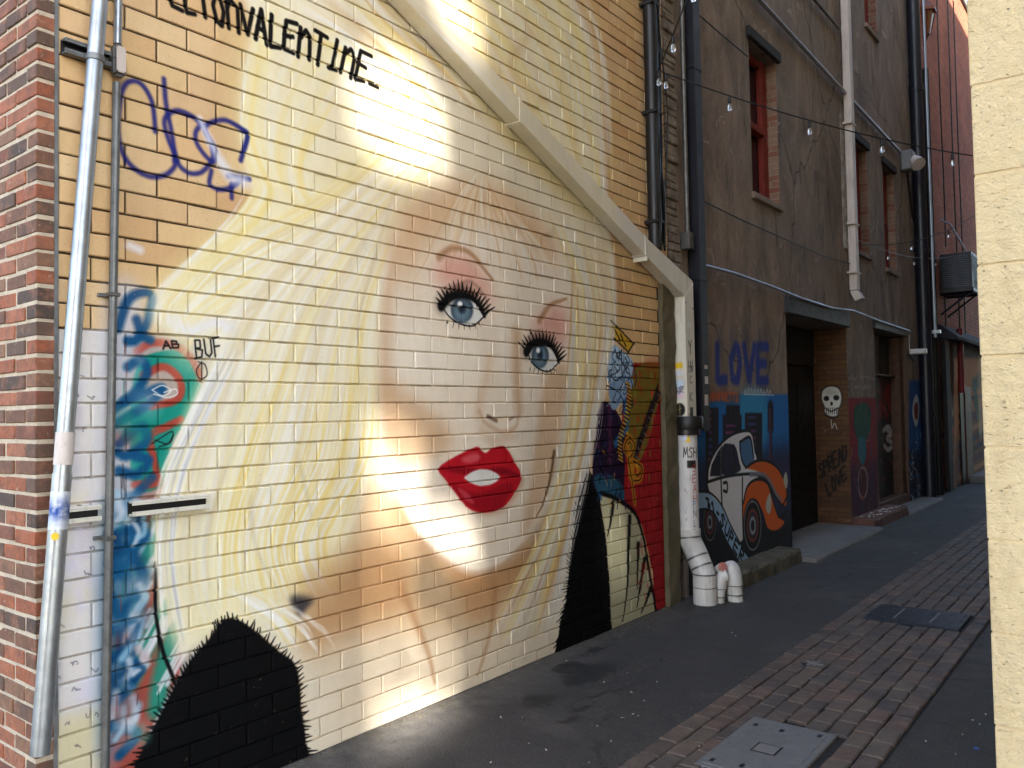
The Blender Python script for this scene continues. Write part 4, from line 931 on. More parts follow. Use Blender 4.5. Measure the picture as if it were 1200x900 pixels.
ground_lid('utility_cover', 'grey rectangular utility box lid with square centre plate set among the pavers', 1.61, 2.055, 3.62, 4.36, 'lid', deco1)
def deco2(t, x0, x1, y0, y1):
    for k in range(2): part(MB().box(x0 + .2 + k * .26, x0 + .215 + k * .26, y0 + .12, y1 - .1, .02, .0315), 'rib', 'grey', t)
ground_lid('access_plate', 'dark worn iron access plate lying flush in the paver path', 1.50, 2.18, 6.86, 7.45, 'iron', deco2)
c = onz(953, 781)
t = thing('valve_cover', 'small round valve cover sunk in the pavers full of grit', 'valve cover', (c[0], c[1], 0))
part(MB().lathe([(.085, -.01), (.085, .018), (.066, .02), (.064, .012)], c, 20), 'ring', 'iron', t, smooth=True)
mb = MB()
for k in range(26):
    a, r = random.uniform(0, 6.28), random.uniform(0, .06); x, y = c[0] + r * math.cos(a), c[1] + r * math.sin(a); q = random.uniform(.006, .013)
    mb.box(x - q, x + q, y - q, y + q, .012, .014 + q)
part(mb, 'grit', 'slab', t, kind='stuff')
# kerb stone and door slabs (part of the pavement)
def rough_box(x0, x1, y0, y1, z0, z1, ny, amp):
    mb = MB(); rs = []
    ys = np.linspace(y0, y1, ny)
    for y in ys:
        j = lambda: random.uniform(-amp, amp)
        rs.append([(x0, y, z0), (x1 + j(), y, z0), (x1 + j() - .008, y, z1 - .03 + j()), (x1 - .035 + j(), y, z1 + j() * .5), (x0, y, z1 + j() * .4)])
    for r in rs: mb.add(r, [])
    for i in range(ny - 1):
        for k in range(4): mb.f.append((i * 5 + k, (i + 1) * 5 + k, (i + 1) * 5 + k + 1, i * 5 + k + 1))
    mb.f += [tuple(range(5)), tuple((ny - 1) * 5 + k for k in range(4, -1, -1))]
    return mb
for nm, args, m in (('kerb', (0.0, .27, 7.30, 9.12, -.02, .15, 26, .012), 'kerb'), ('door_slab', (-.5, .42, 9.14, 11.95, -.02, .055, 12, .004), 'slab'), ('step', (0.0, .30, 11.98, 13.9, -.02, .15, 20, .008), 'stepbrick'), ('door_slab', (-.3, .36, 13.93, 16.3, -.02, .05, 10, .004), 'slab')):
    o = part(rough_box(*args), nm, m); o['kind'] = 'structure'
mb = MB()
for k in range(40):
    x, y, q = random.uniform(.05, .27), random.uniform(12.1, 13.7), random.uniform(.004, .016); mb.box(x - q, x + q, y - q * 1.5, y + q * 1.5, .15, .153 + q * .3)
o = part(mb, 'debris', 'litter'); o['kind'] = 'stuff'; o['label'] = 'pale plaster crumbs scattered on the brick door step'; o['category'] = 'debris'

# ------------------------------------------------------------------ tan brick building with the portrait
tan = thing('painted_brick_building', 'tan brick building wall painted with a huge portrait of a blonde woman with red lips', 'building', (-.5, 4, 0))
YE = 6.62
part(MB().box(-6, -.010, 1.425, 6.7, 0, 7.2), 'wall', 'mortar', tan)
bmesh_, bv, bf = brick_mesh('brick', .06, BLN - .009, CH - .009, .0035, 'mural')
cand = []
for k in range(-1, 71):
    z0 = Z0J + CH * k
    ph = Y0J + (.5 * BLN if k % 2 else 0)
    ymax = YE if z0 > 2.7 else 6.425
    j = math.floor((1.43 - ph) / BLN)
    while ph + j * BLN < ymax:
        a, b = max(ph + j * BLN, 1.43), min(ph + (j + 1) * BLN, ymax)
        j += 1
        if b - a < .04: continue
        zc, h = z0 + CH / 2, CH - .009
        if z0 < 0: zc, h = (z0 + CH) / 2, z0 + CH - .009
        q = [proj((0, yy, zz)) for yy, zz in ((a, zc - h / 2), (b, zc - h / 2), (b, zc + h / 2), (a, zc + h / 2))]
        uu, vv = [p[0] for p in q], [p[1] for p in q]
        inside = min(uu) < 1200 and max(uu) > 0 and min(vv) < 900 and max(vv) > 0
        area = abs(sum(q[i][0] * q[(i + 1) % 4][1] - q[(i + 1) % 4][0] * q[i][1] for i in range(4))) / 2 if inside else 0
        cand.append((area, a, b, zc, h))
cand.sort(reverse=True)
field = MB()
for i, (ar, a, b, zc, h) in enumerate(cand):
    w_ = b - a - random.uniform(.006, .012); x = -.03 + random.gauss(0, .0022)
    sy, sz_ = w_ / (BLN - .009), h / (CH - .009)
    ry, rz = random.gauss(0, .012), random.gauss(0, .007)
    if i < 300: place(bmesh_, 'brick', tan, (x, (a + b) / 2, zc), (1, sy, sz_), (0, ry, rz))
    else: field.add([(x + q[0] + q[2] * ry - q[1] * rz, (a + b) / 2 + q[1] * sy, zc + q[2] * sz_) for q in bv], bf)
part(field, 'brick_field', 'mural', tan, kind='stuff')
# stone strip and mossy post at the corner
mb = MB(); z = 2.95
strip = thing('masonry_strip', 'narrow strip of rough weathered masonry at the tan wall corner behind the black downspout', 'wall', (-.1, 6.75, 2.85))
while z < 7.2:
    h = random.uniform(.05, .11)
    part(MB().box(-.2, random.uniform(.005, .03), YE + .006, YE + .02 + random.uniform(.17, .22), z + .006, z + h), 'stone', 'rubble', strip, bevel=.01); z += h
part(MB().box(-.3, -.015, YE + .006, YE + .24, 2.8, 7.2), 'core', 'redmort', strip)
mb = MB()
for i in range(30):
    z = i * 2.86 / 29; j = lambda: random.uniform(-.008, .008)
    mb.add([(-.05, 6.435, z), (.035 + j(), 6.438, z), (.04 + j(), 6.54 + j(), z), (.035 + j(), 6.66, z), (-.05, 6.665, z)], [])
for i in range(29):
    for k in range(4): mb.f.append((i * 5 + k, i * 5 + k + 1, (i + 1) * 5 + k + 1, (i + 1) * 5 + k))
mb.f.append(tuple(29 * 5 + k for k in range(5)))
tag(part(mb, 'corner_post', 'post'), 'weathered mossy corner post between red painted bricks and white plastic pipe', 'post')

# ------------------------------------------------------------------ red brick building at the alley mouth
red = thing('red_brick_building', 'red brick building corner with pale mortar beside the tall leaning steel pipe', 'building', (-1, 1.4, 0))
part(MB().box(-5, -.006, 1.3555, 1.418, 0, 7.2), 'wall', 'redmort', red)
rc = .0677
def rmesh(nm, lx):
    mb = MB().box(-lx / 2, lx / 2, -.035, .035, -.0272, .0272)
    o = part(mb, nm, 'red', bevel=.003); me = o.data; bpy.data.objects.remove(o); return me
r_full, r_half = rmesh('brick', .187), rmesh('brick', .087)
field = MB()
for k in range(0, 105):
    z = .034 + rc * k; x = 0.0; first = True
    while x > -1.6:
        L = .1 if (first and k % 2) else .2
        xc = x - (L - .01) / 2 + random.gauss(0, .001); yy = 1.385 + random.gauss(0, .0018)
        if z < 3.6 and x > -.55: place(r_full if L == .2 else r_half, 'brick', red, (xc, yy, z + random.gauss(0, .0014)), (random.uniform(.97, 1.01), 1, random.uniform(.94, 1.02)), (random.gauss(0, .012), random.gauss(0, .01), random.gauss(0, .012)))
        else: field.box(xc - (L - .01) / 2, xc + (L - .01) / 2, yy - .035, yy + .035, z - .0288, z + .0288)
        x -= L; first = False
part(field, 'brick_field', 'red', red, kind='stuff')
part(MB().box(-.05, .004, 1.418, 1.431, 0, 7.1), 'flashing', 'flash', red)

# ------------------------------------------------------------------ plaster building
pla = thing('plaster_building', 'dirty grey brown plaster building with red framed windows and recessed doorways', 'building', (-2, 12, 0))
WINS = [(8.69, 9.52, 4.08, 5.80), (12.55, 13.38, 4.02, 5.68), (14.32, 15.05, 3.97, 5.68), (13.55, 14.25, 7.76, 9.6), (9.3, 10.1, 7.9, 9.7)]
D1, D2o = (9.60, 12.0, 0.0, 2.82), (13.46, 15.42, 0.0, 2.90)
PX = -.01
def wall_holes(mb, y0, y1, z0, z1, holes, x):
    ys = sorted({y0, y1, *[h for q in holes for h in q[:2] if y0 < h < y1]}); zs = sorted({z0, z1, *[h for q in holes for h in q[2:] if z0 < h < z1]})
    for a, b in zip(ys, ys[1:]):
        for c_, d in zip(zs, zs[1:]):
            m_, n_ = (a + b) / 2, (c_ + d) / 2
            if any(q[0] < m_ < q[1] and q[2] < n_ < q[3] for q in holes): continue
            mb.add([(x, a, c_), (x, b, c_), (x, b, d), (x, a, d)], [(0, 1, 2, 3)])
    return mb
hol = WINS + [D1, D2o]
mb = MB(); wall_holes(mb, 6.84, 12.0, 0, 11.5, hol, PX); wall_holes(mb, 12.0, 13.46, 2.5, 11.5, hol, PX); wall_holes(mb, 13.46, 17.2, 2.9, 11.5, hol, PX)
part(mb, 'wall', 'plaster', pla)
mb = MB(); wall_holes(mb, 12.0, 13.46, 0, 2.5, hol, PX); part(mb, 'pier', 'pier', pla)
mb = MB(); wall_holes(mb, 15.42, 17.2, 0, 2.9, hol, PX); part(mb, 'pier', 'endpier', pla)
mb = MB()
for (a, b, c_, d) in WINS:
    X = -.24
    mb.add([(PX, a, c_), (PX, b, c_), (X, b, c_), (X, a, c_)], [(0, 1, 2, 3)]); mb.add([(PX, a, d), (PX, b, d), (X, b, d), (X, a, d)], [(3, 2, 1, 0)])
mb.add([(PX, 9.6, 2.82), (PX, 12, 2.82), (-.5, 12, 2.82), (-.5, 9.6, 2.82)], [(3, 2, 1, 0)]); mb.add([(PX, 9.6, 0), (PX, 9.6, 2.82), (-.5, 9.6, 2.82), (-.5, 9.6, 0)], [(0, 1, 2, 3)])
mb.add([(PX, 13.46, 2.9), (PX, 15.42, 2.9), (-.3, 15.42, 2.9), (-.3, 13.46, 2.9)], [(3, 2, 1, 0)]); mb.add([(PX, 13.46, 0), (PX, 13.46, 2.9), (-.3, 13.46, 2.9), (-.3, 13.46, 0)], [(0, 1, 2, 3)])
mb.box(-6, -.9, 6.84, 17.2, 0, 11.5); mb.add([(PX, 6.84, 11.5), (PX, 17.2, 11.5), (-6, 17.2, 11.5), (-6, 6.84, 11.5)], [(0, 1, 2, 3)]); mb.add([(PX, 6.84, 0), (-6, 6.84, 0), (-6, 6.84, 11.5), (PX, 6.84, 11.5)], [(0, 1, 2, 3)])
part(mb, 'soffits', 'plaster', pla)
part(MB().add([(PX, 12, 0), (-.5, 12, 0), (-.5, 12, 2.82), (PX, 12, 2.82)], [(0, 1, 2, 3)]), 'door_reveal', 'reveal', pla)['label'] = 'ochre painted brick reveal with a skull and spray lettering'
part(MB().add([(PX, 15.42, 0), (-.3, 15.42, 0), (-.3, 15.42, 2.9), (PX, 15.42, 2.9)], [(0, 1, 2, 3)]), 'door_reveal', 'brown', pla)
for i, (a, b, c_, d) in enumerate(WINS):
    wd = part(MB().box(-.235, -.20, a, b, c_, d), 'window', 'glass', pla)
    for yy in (a, b): part(MB().add([(PX, yy, c_), (-.24, yy, c_), (-.24, yy, d), (PX, yy, d)], [(0, 1, 2, 3)]), 'reveal', 'winreveal', wd)
    fr = MB().box(-.2, -.13, b - .16, b - .003, c_, d).box(-.2, -.13, a + .003, a + .07, c_, d).box(-.2, -.14, a + .07, b - .16, d - .09, d - .003).box(-.2, -.14, a + .07, b - .16, c_ + .003, c_ + .07)
    part(fr, 'frame', 'redpaint', wd, bevel=.006)
    part(MB().box(-.198, -.10, a + .072, b - .162, (c_ + d) / 2 - .05, (c_ + d) / 2 + .03), 'meeting_rail', 'redpaint', wd, bevel=.006)
    part(MB().box(-.2, .035, a - .06, b + .07, d + .003, d + .13), 'lintel', 'timber', wd, bevel=.012)
    part(MB().box(-.13, .03, a - .03, b + .03, c_ - .07, c_ + .006), 'sill', 'plaster', wd, bevel=.012)
part(rough_box(-.03, .012, 12.02, 12.5, 3.95, 5.95, 14, .012), 'patched_opening', 'rubble', pla)
lt = part(MB().box(-.1, .035, 9.55, 12.06, 2.823, 3.03), 'lintel', 'beam', pla, bevel=.012)
part(MB().box(-.1, .035, 13.40, 15.52, 2.903, 3.07), 'lintel', 'beam', pla, bevel=.012)
dr = part(MB().box(-.52, -.47, 9.62, 11.98, .05, 2.28), 'door', 'black', pla, bevel=.01)
for k in range(3):
    for j in range(2): part(MB().box(-.47, -.462, 9.8 + k * .72, 10.38 + k * .72, .25 + j * .98, 1.05 + j * .98), 'panel', 'black', dr, bevel=.004)
part(MB().box(-.52, -.46, 9.62, 11.98, 2.29, 2.8), 'transom', 'transom', pla)
dr = part(MB().box(-.25, -.2, 13.48, 15.16, .05, 2.2), 'door', 'door2', pla, bevel=.01)
part(MB().box(-.26, -.215, 13.48, 14.6, 2.22, 2.88), 'transom', 'black', pla); part(MB().box(-.26, -.21, 14.66, 15.14, 2.22, 2.88), 'transom_pane', 'transom', pla)
part(MB().box(-.26, -.05, 15.17, 15.40, .02, 2.88).box(-.26, -.1, 13.48, 15.17, 2.19, 2.23), 'door_frame', 'brown', pla, bevel=.01)
part(MB().box(-.22, -.02, 13.48, 15.40, .02, .20), 'threshold', 'brown', pla, bevel=.01)

# ------------------------------------------------------------------ far brick building and its painted annex
far = thing('far_brick_building', 'tall red orange brick building beyond the black drainpipe', 'building', (-3, 24, 0))
part(MB().box(-8, 0.0, 17.22, 40, 0, 11.55), 'wall', 'farbrick', far)
part(MB().box(-8, .06, 17.22, 40, 11.553, 11.7), 'coping', 'slab', far, bevel=.02)
ax = thing('painted_annex', 'low building front with orange mural below the air conditioner', 'building', (0, 22, 0))
part(MB().box(.003, .1, 18.3, 32, 0, 3.05), 'wall', 'annex', ax)
part(MB().hexa([(.003, 18.2, 3.05), (.36, 18.2, 3.0), (.36, 32, 3.0), (.003, 32, 3.05)], [(.003, 18.2, 3.35), (.36, 18.2, 3.06), (.36, 32, 3.06), (.003, 32, 3.35)]), 'canopy', 'roof', ax)
part(MB().box(.1, .13, 19.55, 19.95, .02, 2.2), 'door', 'black', ax, bevel=.005); part(MB().box(.1, .15, 20.0, 20.75, .02, 2.1), 'door', 'brown', ax, bevel=.01)
part(MB().box(.1, .18, 17.9, 18.28, .0, 3.0), 'post', 'timber', ax, bevel=.01)
tag(part(MB().tube([(.2, 19.35, 3.3), (.2, 19.35, 1.95)], .06, 10), 'red_pipe', 'redpipe', smooth=True), 'short dark red vertical pipe hanging on the far painted building', 'pipe')
o = part(rough_box(.0, .5, 20.2, 23.5, -.02, .14, 12, .02), 'far_step', 'slab'); o['kind'] = 'structure'

# ------------------------------------------------------------------ cream block building on the right
cre = thing('cream_block_building', 'cream painted concrete block building corner with pitted rough blocks', 'building', (5, 10, 0))
part(MB().box(3.1025, 9, 2.0522, 28, 0, CREAM_H), 'wall', 'blockj', cre)
for k in range(-1, 18):
    z0 = .21 + .2 * k
    if z0 < -.1: continue
    x = 3.1; first = True
    while x < 4.6:
        L = .2 if (first and k % 2) else .4
        a = (x if first else x + .0015, x + L - .0015)
        o = part(MB().box(a[0] + random.uniform(-.0008, .0008), a[1], 2.05 + random.uniform(-.001, .001), 2.25, z0 + .0015, z0 + .1985), 'block', 'block', cre, bevel=.002, seg=2)
        x += L; first = False

# ------------------------------------------------------------------ cream box downpipe across the portrait
DD = .125
du = thing('box_downpipe', 'cream metal box downpipe running diagonally across the portrait then down the corner', 'downpipe', (.06, 6.78, 1.6))
sl_ = -.3938; n2 = math.hypot(1, sl_); wv = .148
def lowz(y): return 4.084 + sl_ * (y - 3.204)
def seg(y0, y1, x0, x1, grow=0.0):
    """a slanted box between two upright ends"""
    h = wv * n2 + grow
    return MB().hexa([(x0, y0, lowz(y0) - grow), (x1, y0, lowz(y0) - grow), (x1, y0, lowz(y0) + h), (x0, y0, lowz(y0) + h)], [(x0, y1, lowz(y1) - grow), (x1, y1, lowz(y1) - grow), (x1, y1, lowz(y1) + h), (x0, y1, lowz(y1) + h)])
YV0, YV1 = 6.683, 6.868
for a, b in ((1.6, 4.32), (4.325, 6.0)):
    part(seg(a, b, .012, DD), 'sloping_pipe', 'muralflat', du, bevel=.006)
part(MB().hexa([(.012, 6.003, lowz(6.003)), (DD, 6.003, lowz(6.003)), (DD, 6.003, lowz(6.003) + wv * n2), (.012, 6.003, lowz(6.003) + wv * n2)],
               [(.012, YV0, lowz(YV0)), (DD, YV0, lowz(YV0)), (DD, YV1, lowz(YV0) + .16), (.012, YV1, lowz(YV0) + .16)]), 'sloping_pipe', 'duct', du, bevel=.006)
part(MB().hexa([(.012, YV0, 1.60), (DD, YV0, 1.60), (DD, YV1, 1.60), (.012, YV1, 1.60)], [(.012, YV0, lowz(YV0) - .002), (DD, YV0, lowz(YV0) - .002), (DD, YV1, lowz(YV0) + .155), (.012, YV1, lowz(YV0) + .155)]), 'upright_pipe', 'duct', du, bevel=.006)
for y in (4.30, 5.98): part(seg(y, y + .035, .0, DD + .004, .004), 'strap', 'muralflat', du, bevel=.002)
part(MB().box(.0, DD + .003, 6.0, 6.02, lowz(6.0) - .04, lowz(6.0) + .0), 'hook', 'duct', du)
for (y, z) in ((6.70, 2.66), (6.84, 2.62), (6.72, 1.66)): part(MB().tube([(DD - .002, y, z), (DD + .006, y, z)], .007, 8), 'screw', 'galvd', du)
col = thing('rubber_collar', 'black rubber collar joining box downpipe to white plastic pipe', 'pipe collar', (.1, 6.78, 1.5))
part(MB().lathe([(.125, 0), (.13, .02), (.13, .10), (.12, .115)], (.092, 6.765, 1.53), 20), 'collar', 'rubber', col, smooth=True)
part(MB().lathe([(.112, 0), (.112, .05)], (.088, 6.75, 1.477), 20), 'clamp', 'dark', col, smooth=True)

# ------------------------------------------------------------------ white plastic drain
M['pvcm'] = mat('marked_plastic', (216, 212, 208), .4, .06, 4, .03, 20, canvas=(DU, bpy.data.images['downpipe_marks']), axes='U', dirt=.25)
pv_ = thing('plastic_drainpipe', 'white plastic drainpipe with scribbles and elbow entering the ground below the collar', 'drainpipe', (.2, 6.75, 0))
pa = [(.085, 6.745, 1.5), (.085, 6.745, .60)]
part(MB().tube(pa, .088, 20), 'upright_pipe', 'pvcm', pv_, smooth=True)
el = [(.085, 6.745, .64), (.087, 6.745, .55), (.13, 6.765, .44), (.18, 6.75, .34), (.215, 6.74, .27), (.225, 6.735, .2), (.225, 6.735, .10)]
part(MB().tube(el, [.098, .098, .098, .098, .099, .1, .1], 20), 'elbow', 'pvc', pv_, smooth=True)
part(MB().tube([(.225, 6.735, .26), (.225, 6.735, -.02)], .104, 20), 'lower_pipe', 'pvc', pv_, smooth=True)
for (p, q, r) in (((.086, 6.745, .575), (.088, 6.744, .56), .1005), ((.148, 6.759, .40), (.156, 6.757, .385), .1005), ((.19, 6.747, .32), (.198, 6.745, .305), .1015), ((.225, 6.735, .265), (.225, 6.735, .255), .107), ((.225, 6.735, .15), (.225, 6.735, .143), .1055)):
    part(MB().tube([p, q], r, 20), 'joint_ring', 'galvd', pv_, smooth=True)
def stub(label, x, y, h, r, lean):
    t = thing('drain_stub', label, 'drain stub', (x, y, 0), None)
    part(MB().tube([(x, y, -.02), (x + lean * .3, y, h * .55)], r, 18), 'pipe', 'pvc', t, smooth=True)
    part(MB().tube([(x + lean * .28, y, h * .5), (x + lean * .45, y, h * .8), (x + lean * .75, y, h * .98), (x + lean * 1.2, y + .02, h * 1.02)], [r * 1.14] * 4, 18), 'elbow', 'pvc', t, smooth=True)
    for z in (.5, .2): part(MB().tube([(x + lean * .3 * z / .55, y, h * z), (x + lean * .3 * z / .55, y, h * z + .008)], r * 1.17, 18), 'joint_ring', 'galvd', t, smooth=True)
stub('slim white plastic drain stub leaning against the drainpipe foot', .30, 6.84, .24, .05, .06)
stub('stout white plastic drain stub with rounded elbow beside the kerb end', .40, 6.98, .27, .07, -.05)
cp = thing('crumpled_cup', 'crumpled white and pink paper cup resting on the drain elbows', 'cup', (.31, 6.86, .27))
part(MB().tube([(.285, 6.86, .285), (.33, 6.84, .31), (.36, 6.83, .315)], [.03, .036, .04], 12), 'cup', 'litter', cp, smooth=True)
part(MB().tube([(.338, 6.838, .312), (.364, 6.829, .318)], [.0385, .0415], 12), 'print_band', 'pink', cp, smooth=True)

# ------------------------------------------------------------------ left pipes
a, b = onx(120, -40, .07), onx(47, 884, .16)
lp = thing('leaning_steel_pipe', 'long galvanised steel pipe leaning past the red brick corner with open lower end', 'pipe', tuple(b))
A, B = Vector(a), Vector(b); dv = (A - B)
part(MB().tube([B, B + dv * .33], .034, 20), 'lower_pipe', 'galv', lp, smooth=True)
part(MB().tube([B + dv * .325, A], .031, 20), 'upper_pipe', 'galv', lp, smooth=True)
part(MB().tube([B + dv * .34, B + dv * .38], .0335, 20), 'coupling', 'whitemet', lp, smooth=True)
bz = (B + dv * .285).z
part(MB().tube([B + dv * .262, B + dv * .308], .0344, 20), 'blue_mark', spray_mat('sprayed_steel', bz, .062), lp, smooth=True)
p = B + dv * .30; q = Vector((1.0, -.45, 0)).normalized()
for tt in (.865, .955): part(MB().tube([B + dv * tt, B + dv * (tt + .008)], .036, 20), 'clamp', 'galvd', lp, smooth=True)
p = B + dv * .255 + Vector((.03, -.02, 0))
part(MB().tube([p, p + Vector((.004, -.003, 0))], .014, 12), 'sticker', 'stick_y', lp)
cz = thing('steel_conduit', 'thin grey steel conduit with oval fitting running down the painted wall', 'conduit', (.04, 1.66, 0))
ct = onx(139, -30, .045); cb = onx(123, 905, .045)
Ct, Cb = Vector(ct), Vector(cb)
ft = onx(138, 70, .045)
fz = (ft[2] - cb[2]) / (ct[2] - cb[2])
part(MB().tube([Cb - (Ct - Cb) * .12, Cb + (Ct - Cb) * (fz - .03)], .0165, 14), 'lower_conduit', 'galvd', cz, smooth=True)
part(MB().tube([Cb + (Ct - Cb) * (fz + .02), Ct + (Ct - Cb) * .1], .0165, 14), 'upper_conduit', 'galv', cz, smooth=True)
f0 = Cb + (Ct - Cb) * fz
part(MB().box(f0.x - .02, f0.x + .028, f0.y - .024, f0.y + .028, f0.z - .075, f0.z + .06), 'fitting', 'galvd', cz, bevel=.012, seg=2, smooth=True)
part(MB().box(f0.x + .026, f0.x + .033, f0.y - .017, f0.y + .021, f0.z - .062, f0.z + .047), 'cover_plate', 'whitemet', cz, bevel=.006, seg=2)
for v_ in (345, 630, 66): 
    z = onx(128, v_, .04)[2]; yy = cb[1] + (ct[1] - cb[1]) * (z - cb[2]) / (ct[2] - cb[2])
    part(MB().box(.0, .066, yy - .022, yy + .022, z - .008, z + .008).box(0, .012, yy - .045, yy - .02, z - .008, z + .008), 'strap', 'galvd', cz, bevel=.002)
for lab, (u0, u1, v) , m in (('short grey steel channel behind the top of the leaning pipe', (76, 136, 62), 'galvd'), ('cream painted steel channel ledge on the graffitied bricks', (155, 246, 592), 'duct'), ('short painted channel on the whitewashed bricks by the conduit', (77, 119, 603), 'duct')):
    y0, y1, z = onx(u0, v, .04)[1], onx(u1, v, .04)[1], onx((u0 + u1) / 2, v, .04)[2]
    t = thing('steel_channel', lab, 'metal channel', (0, (y0 + y1) / 2, z), 'channels fixed across the painted wall')
    part(MB().box(.0, .008, y0, y1, z - .03, z + .03), 'back', 'dark', t)
    part(MB().box(.008, .045, y0, y1, z + .022, z + .032), 'flange', m, t, bevel=.002); part(MB().box(.008, .045, y0, y1, z - .032, z - .022), 'flange', m, t, bevel=.002)
    part(MB().box(.037, .045, y0, y1, z + .015, z + .022), 'lip', m, t); part(MB().box(.037, .045, y0, y1, z - .022, z - .012), 'lip', m, t)

# ------------------------------------------------------------------ black conduit with cables, grey conduit, black downspout
bc = thing('black_conduit', 'thick black vertical conduit with loose cables on the tan brick above the box downpipe', 'conduit', (.07, 6.27, 3.1))
part(MB().tube([(.07, 6.27, 3.08), (.07, 6.27, 7.1)], .062, 16), 'conduit', 'dark', bc, smooth=True)
for s_, (dx, dy) in enumerate(((.055, .06), (.06, -.03), (.03, .085))):
    pts = [(.07 + dx + random.uniform(-.012, .012), 6.27 + dy + random.uniform(-.015, .015), 3.12 + i * .22 - s_ * .02) for i in range(18)]
    part(MB().tube(pts, .011, 7), 'cable', 'rubber', bc, smooth=True)
part(MB().box(.0, .09, 6.32, 6.40, 3.50, 3.58), 'junction_box', 'whitemet', bc, bevel=.006)
for z in (3.3, 4.25, 5.2): part(MB().box(0, .136, 6.2, 6.335, z, z + .03), 'strap', 'dark', bc, bevel=.004)
part(MB().tube([(.10, 6.36, 5.4), (.05, 6.50, 4.9), (.04, 6.62, 4.4), (.05, 6.55, 3.9), (.08, 6.42, 3.55)], .006, 6), 'loose_wire', 'rubber', bc, smooth=True)
gc = thing('grey_conduit', 'slim pale grey conduit ending in a small box beside the black downspout', 'conduit', (.05, 6.93, 3.2))
part(MB().tube([(.05, 6.93, 3.32), (.05, 6.93, 7.1)], .022, 10), 'conduit', 'galvd', gc, smooth=True)
part(MB().box(.0, .09, 6.88, 6.98, 3.18, 3.34), 'box', 'galvd', gc, bevel=.006)
ds = thing('black_downspout', 'square black metal downspout between the tan brick and the plaster building', 'downspout', (.06, 7.1, 1.5))
part(MB().box(.0, .115, 7.03, 7.18, 1.5, 7.2), 'downspout', 'navy', ds, bevel=.008)
for z in (2.9, 4.9): part(MB().box(-.004, .119, 7.02, 7.19, z, z + .035), 'strap', 'navy', ds, bevel=.003)
for (z, h, m) in ((2.08, .035, 'litter'), (1.94, .07, 'pvc'), (1.74, .10, 'whitemet')):
    q = random.uniform(0, .03); part(MB().box(.114, .117, 7.06 + q, 7.13 + q, z, z + h), 'sticker', m, ds)
part(MB().box(.004, .1, 7.026, 7.03, 1.45, 1.62), 'sticker', 'bluepaint', ds)

# ------------------------------------------------------------------ pipes and lines on the plaster building
wp = thing('white_downpipe', 'pale square downpipe on the plaster wall ending above the two doorways', 'downpipe', (.06, 12.3, 3.2))
part(MB().box(.01, .12, 12.16, 12.30, 3.36, 11.0), 'downpipe', 'whitemet', wp, bevel=.01)
part(MB().hexa([(.01, 12.16, 3.355), (.12, 12.16, 3.355), (.12, 12.30, 3.355), (.01, 12.30, 3.355)], [(.08, 12.16, 3.20), (.19, 12.16, 3.24), (.19, 12.30, 3.24), (.08, 12.30, 3.20)]), 'spout', 'whitemet', wp, bevel=.008)
for z in (3.6, 4.3, 5.75, 8.0): part(MB().box(0, .128, 12.1, 12.36, z, z + .03), 'strap', 'whitemet', wp, bevel=.003)
def line(name, label, pts, r, m, cat='conduit'):
    return tag(part(MB().tube(pts, r, 9), name, m, smooth=True), label, cat)
line('wall_conduit', 'steel conduit sloping across the plaster wall to the grey floodlight', [tuple(onx(u, v, .04)) for u, v in ((850, -46), (890, 0), (980, 98), (1055, 178))], .026, 'galv')
line('wall_conduit', 'dark conduit at the top of the plaster wall reaching the pale downpipe', [tuple(onx(u, v, .04)) for u, v in ((930, -30), (955, 0), (984, 34))], .022, 'galvd')
line('wall_cable', 'pale cable sagging along the plaster wall above both lintels', [tuple(onx(u, v, .05)) for u, v in ((826, 311), (860, 320), (905, 336), (940, 350), (975, 361), (1000, 364), (1030, 376), (1066, 388))], .016, 'alu', 'cable')
line('wall_cable', 'thin black wire drooping across the plaster wall below the first window', [tuple(onx(u, v, .03)) for u, v in ((823, 235), (870, 258), (920, 280), (965, 300), (1000, 310))], .007, 'rubber', 'cable')
line('wall_cable', 'thin black wire crossing the plaster wall from the downspout to the first window', [tuple(onx(u, v, .03)) for u, v in ((815, 14), (845, 40), (876, 66))], .008, 'rubber', 'cable')
fl = thing('floodlight', 'grey box floodlight with round lamp on the plaster wall beside the black drainpipe', 'floodlight', (.1, 15.75, 6.0))
part(MB().box(.0, .2, 15.52, 15.8, 5.85, 6.2), 'housing', 'grey', fl, bevel=.02); part(MB().tube([(.2, 15.62, 6.02), (.26, 15.56, 5.95), (.3, 15.52, 5.9)], [.09, .11, .12], 14), 'lamp', 'whitemet', fl, smooth=True)
part(MB().tube([(.06, 15.75, 5.85), (.05, 15.95, 5.5), (.05, 16.1, 5.15), (.06, 16.5, 4.9), (.08, 16.8, 4.8)], .022, 8), 'cable', 'rubber', fl, smooth=True)
cc_ = thing('security_camera', 'small white security camera on the plaster pier beside the second doorway', 'camera', (.1, 15.65, 2.6))
part(MB().box(.0, .03, 15.6, 15.7, 2.55, 2.68), 'mount', 'dark', cc_, bevel=.004); part(MB().box(.03, .30, 15.56, 15.68, 2.60, 2.69), 'body', 'pvc', cc_, bevel=.015); part(MB().tube([(.05, 15.62, 2.60), (.10, 15.62, 2.48)], .035, 10), 'bracket', 'dark', cc_, smooth=True)
part(MB().tube([(.02, 15.65, 2.68), (.02, 15.65, 2.95)], .009, 6), 'cable', 'pvc', cc_)
bd = thing('black_drainpipe', 'tall thick black drainpipe at the far edge of the plaster building', 'drainpipe', (.12, 17.0, 0))
part(MB().tube([(.11, 16.45, 0), (.11, 16.45, 11.5)], .115, 16), 'pipe', 'navy', bd, smooth=True)
for z in (1.5, 4.5, 7.5): part(MB().tube([(.11, 16.45, z), (.11, 16.45, z + .1)], .13, 16), 'collar', 'navy', bd, smooth=True)
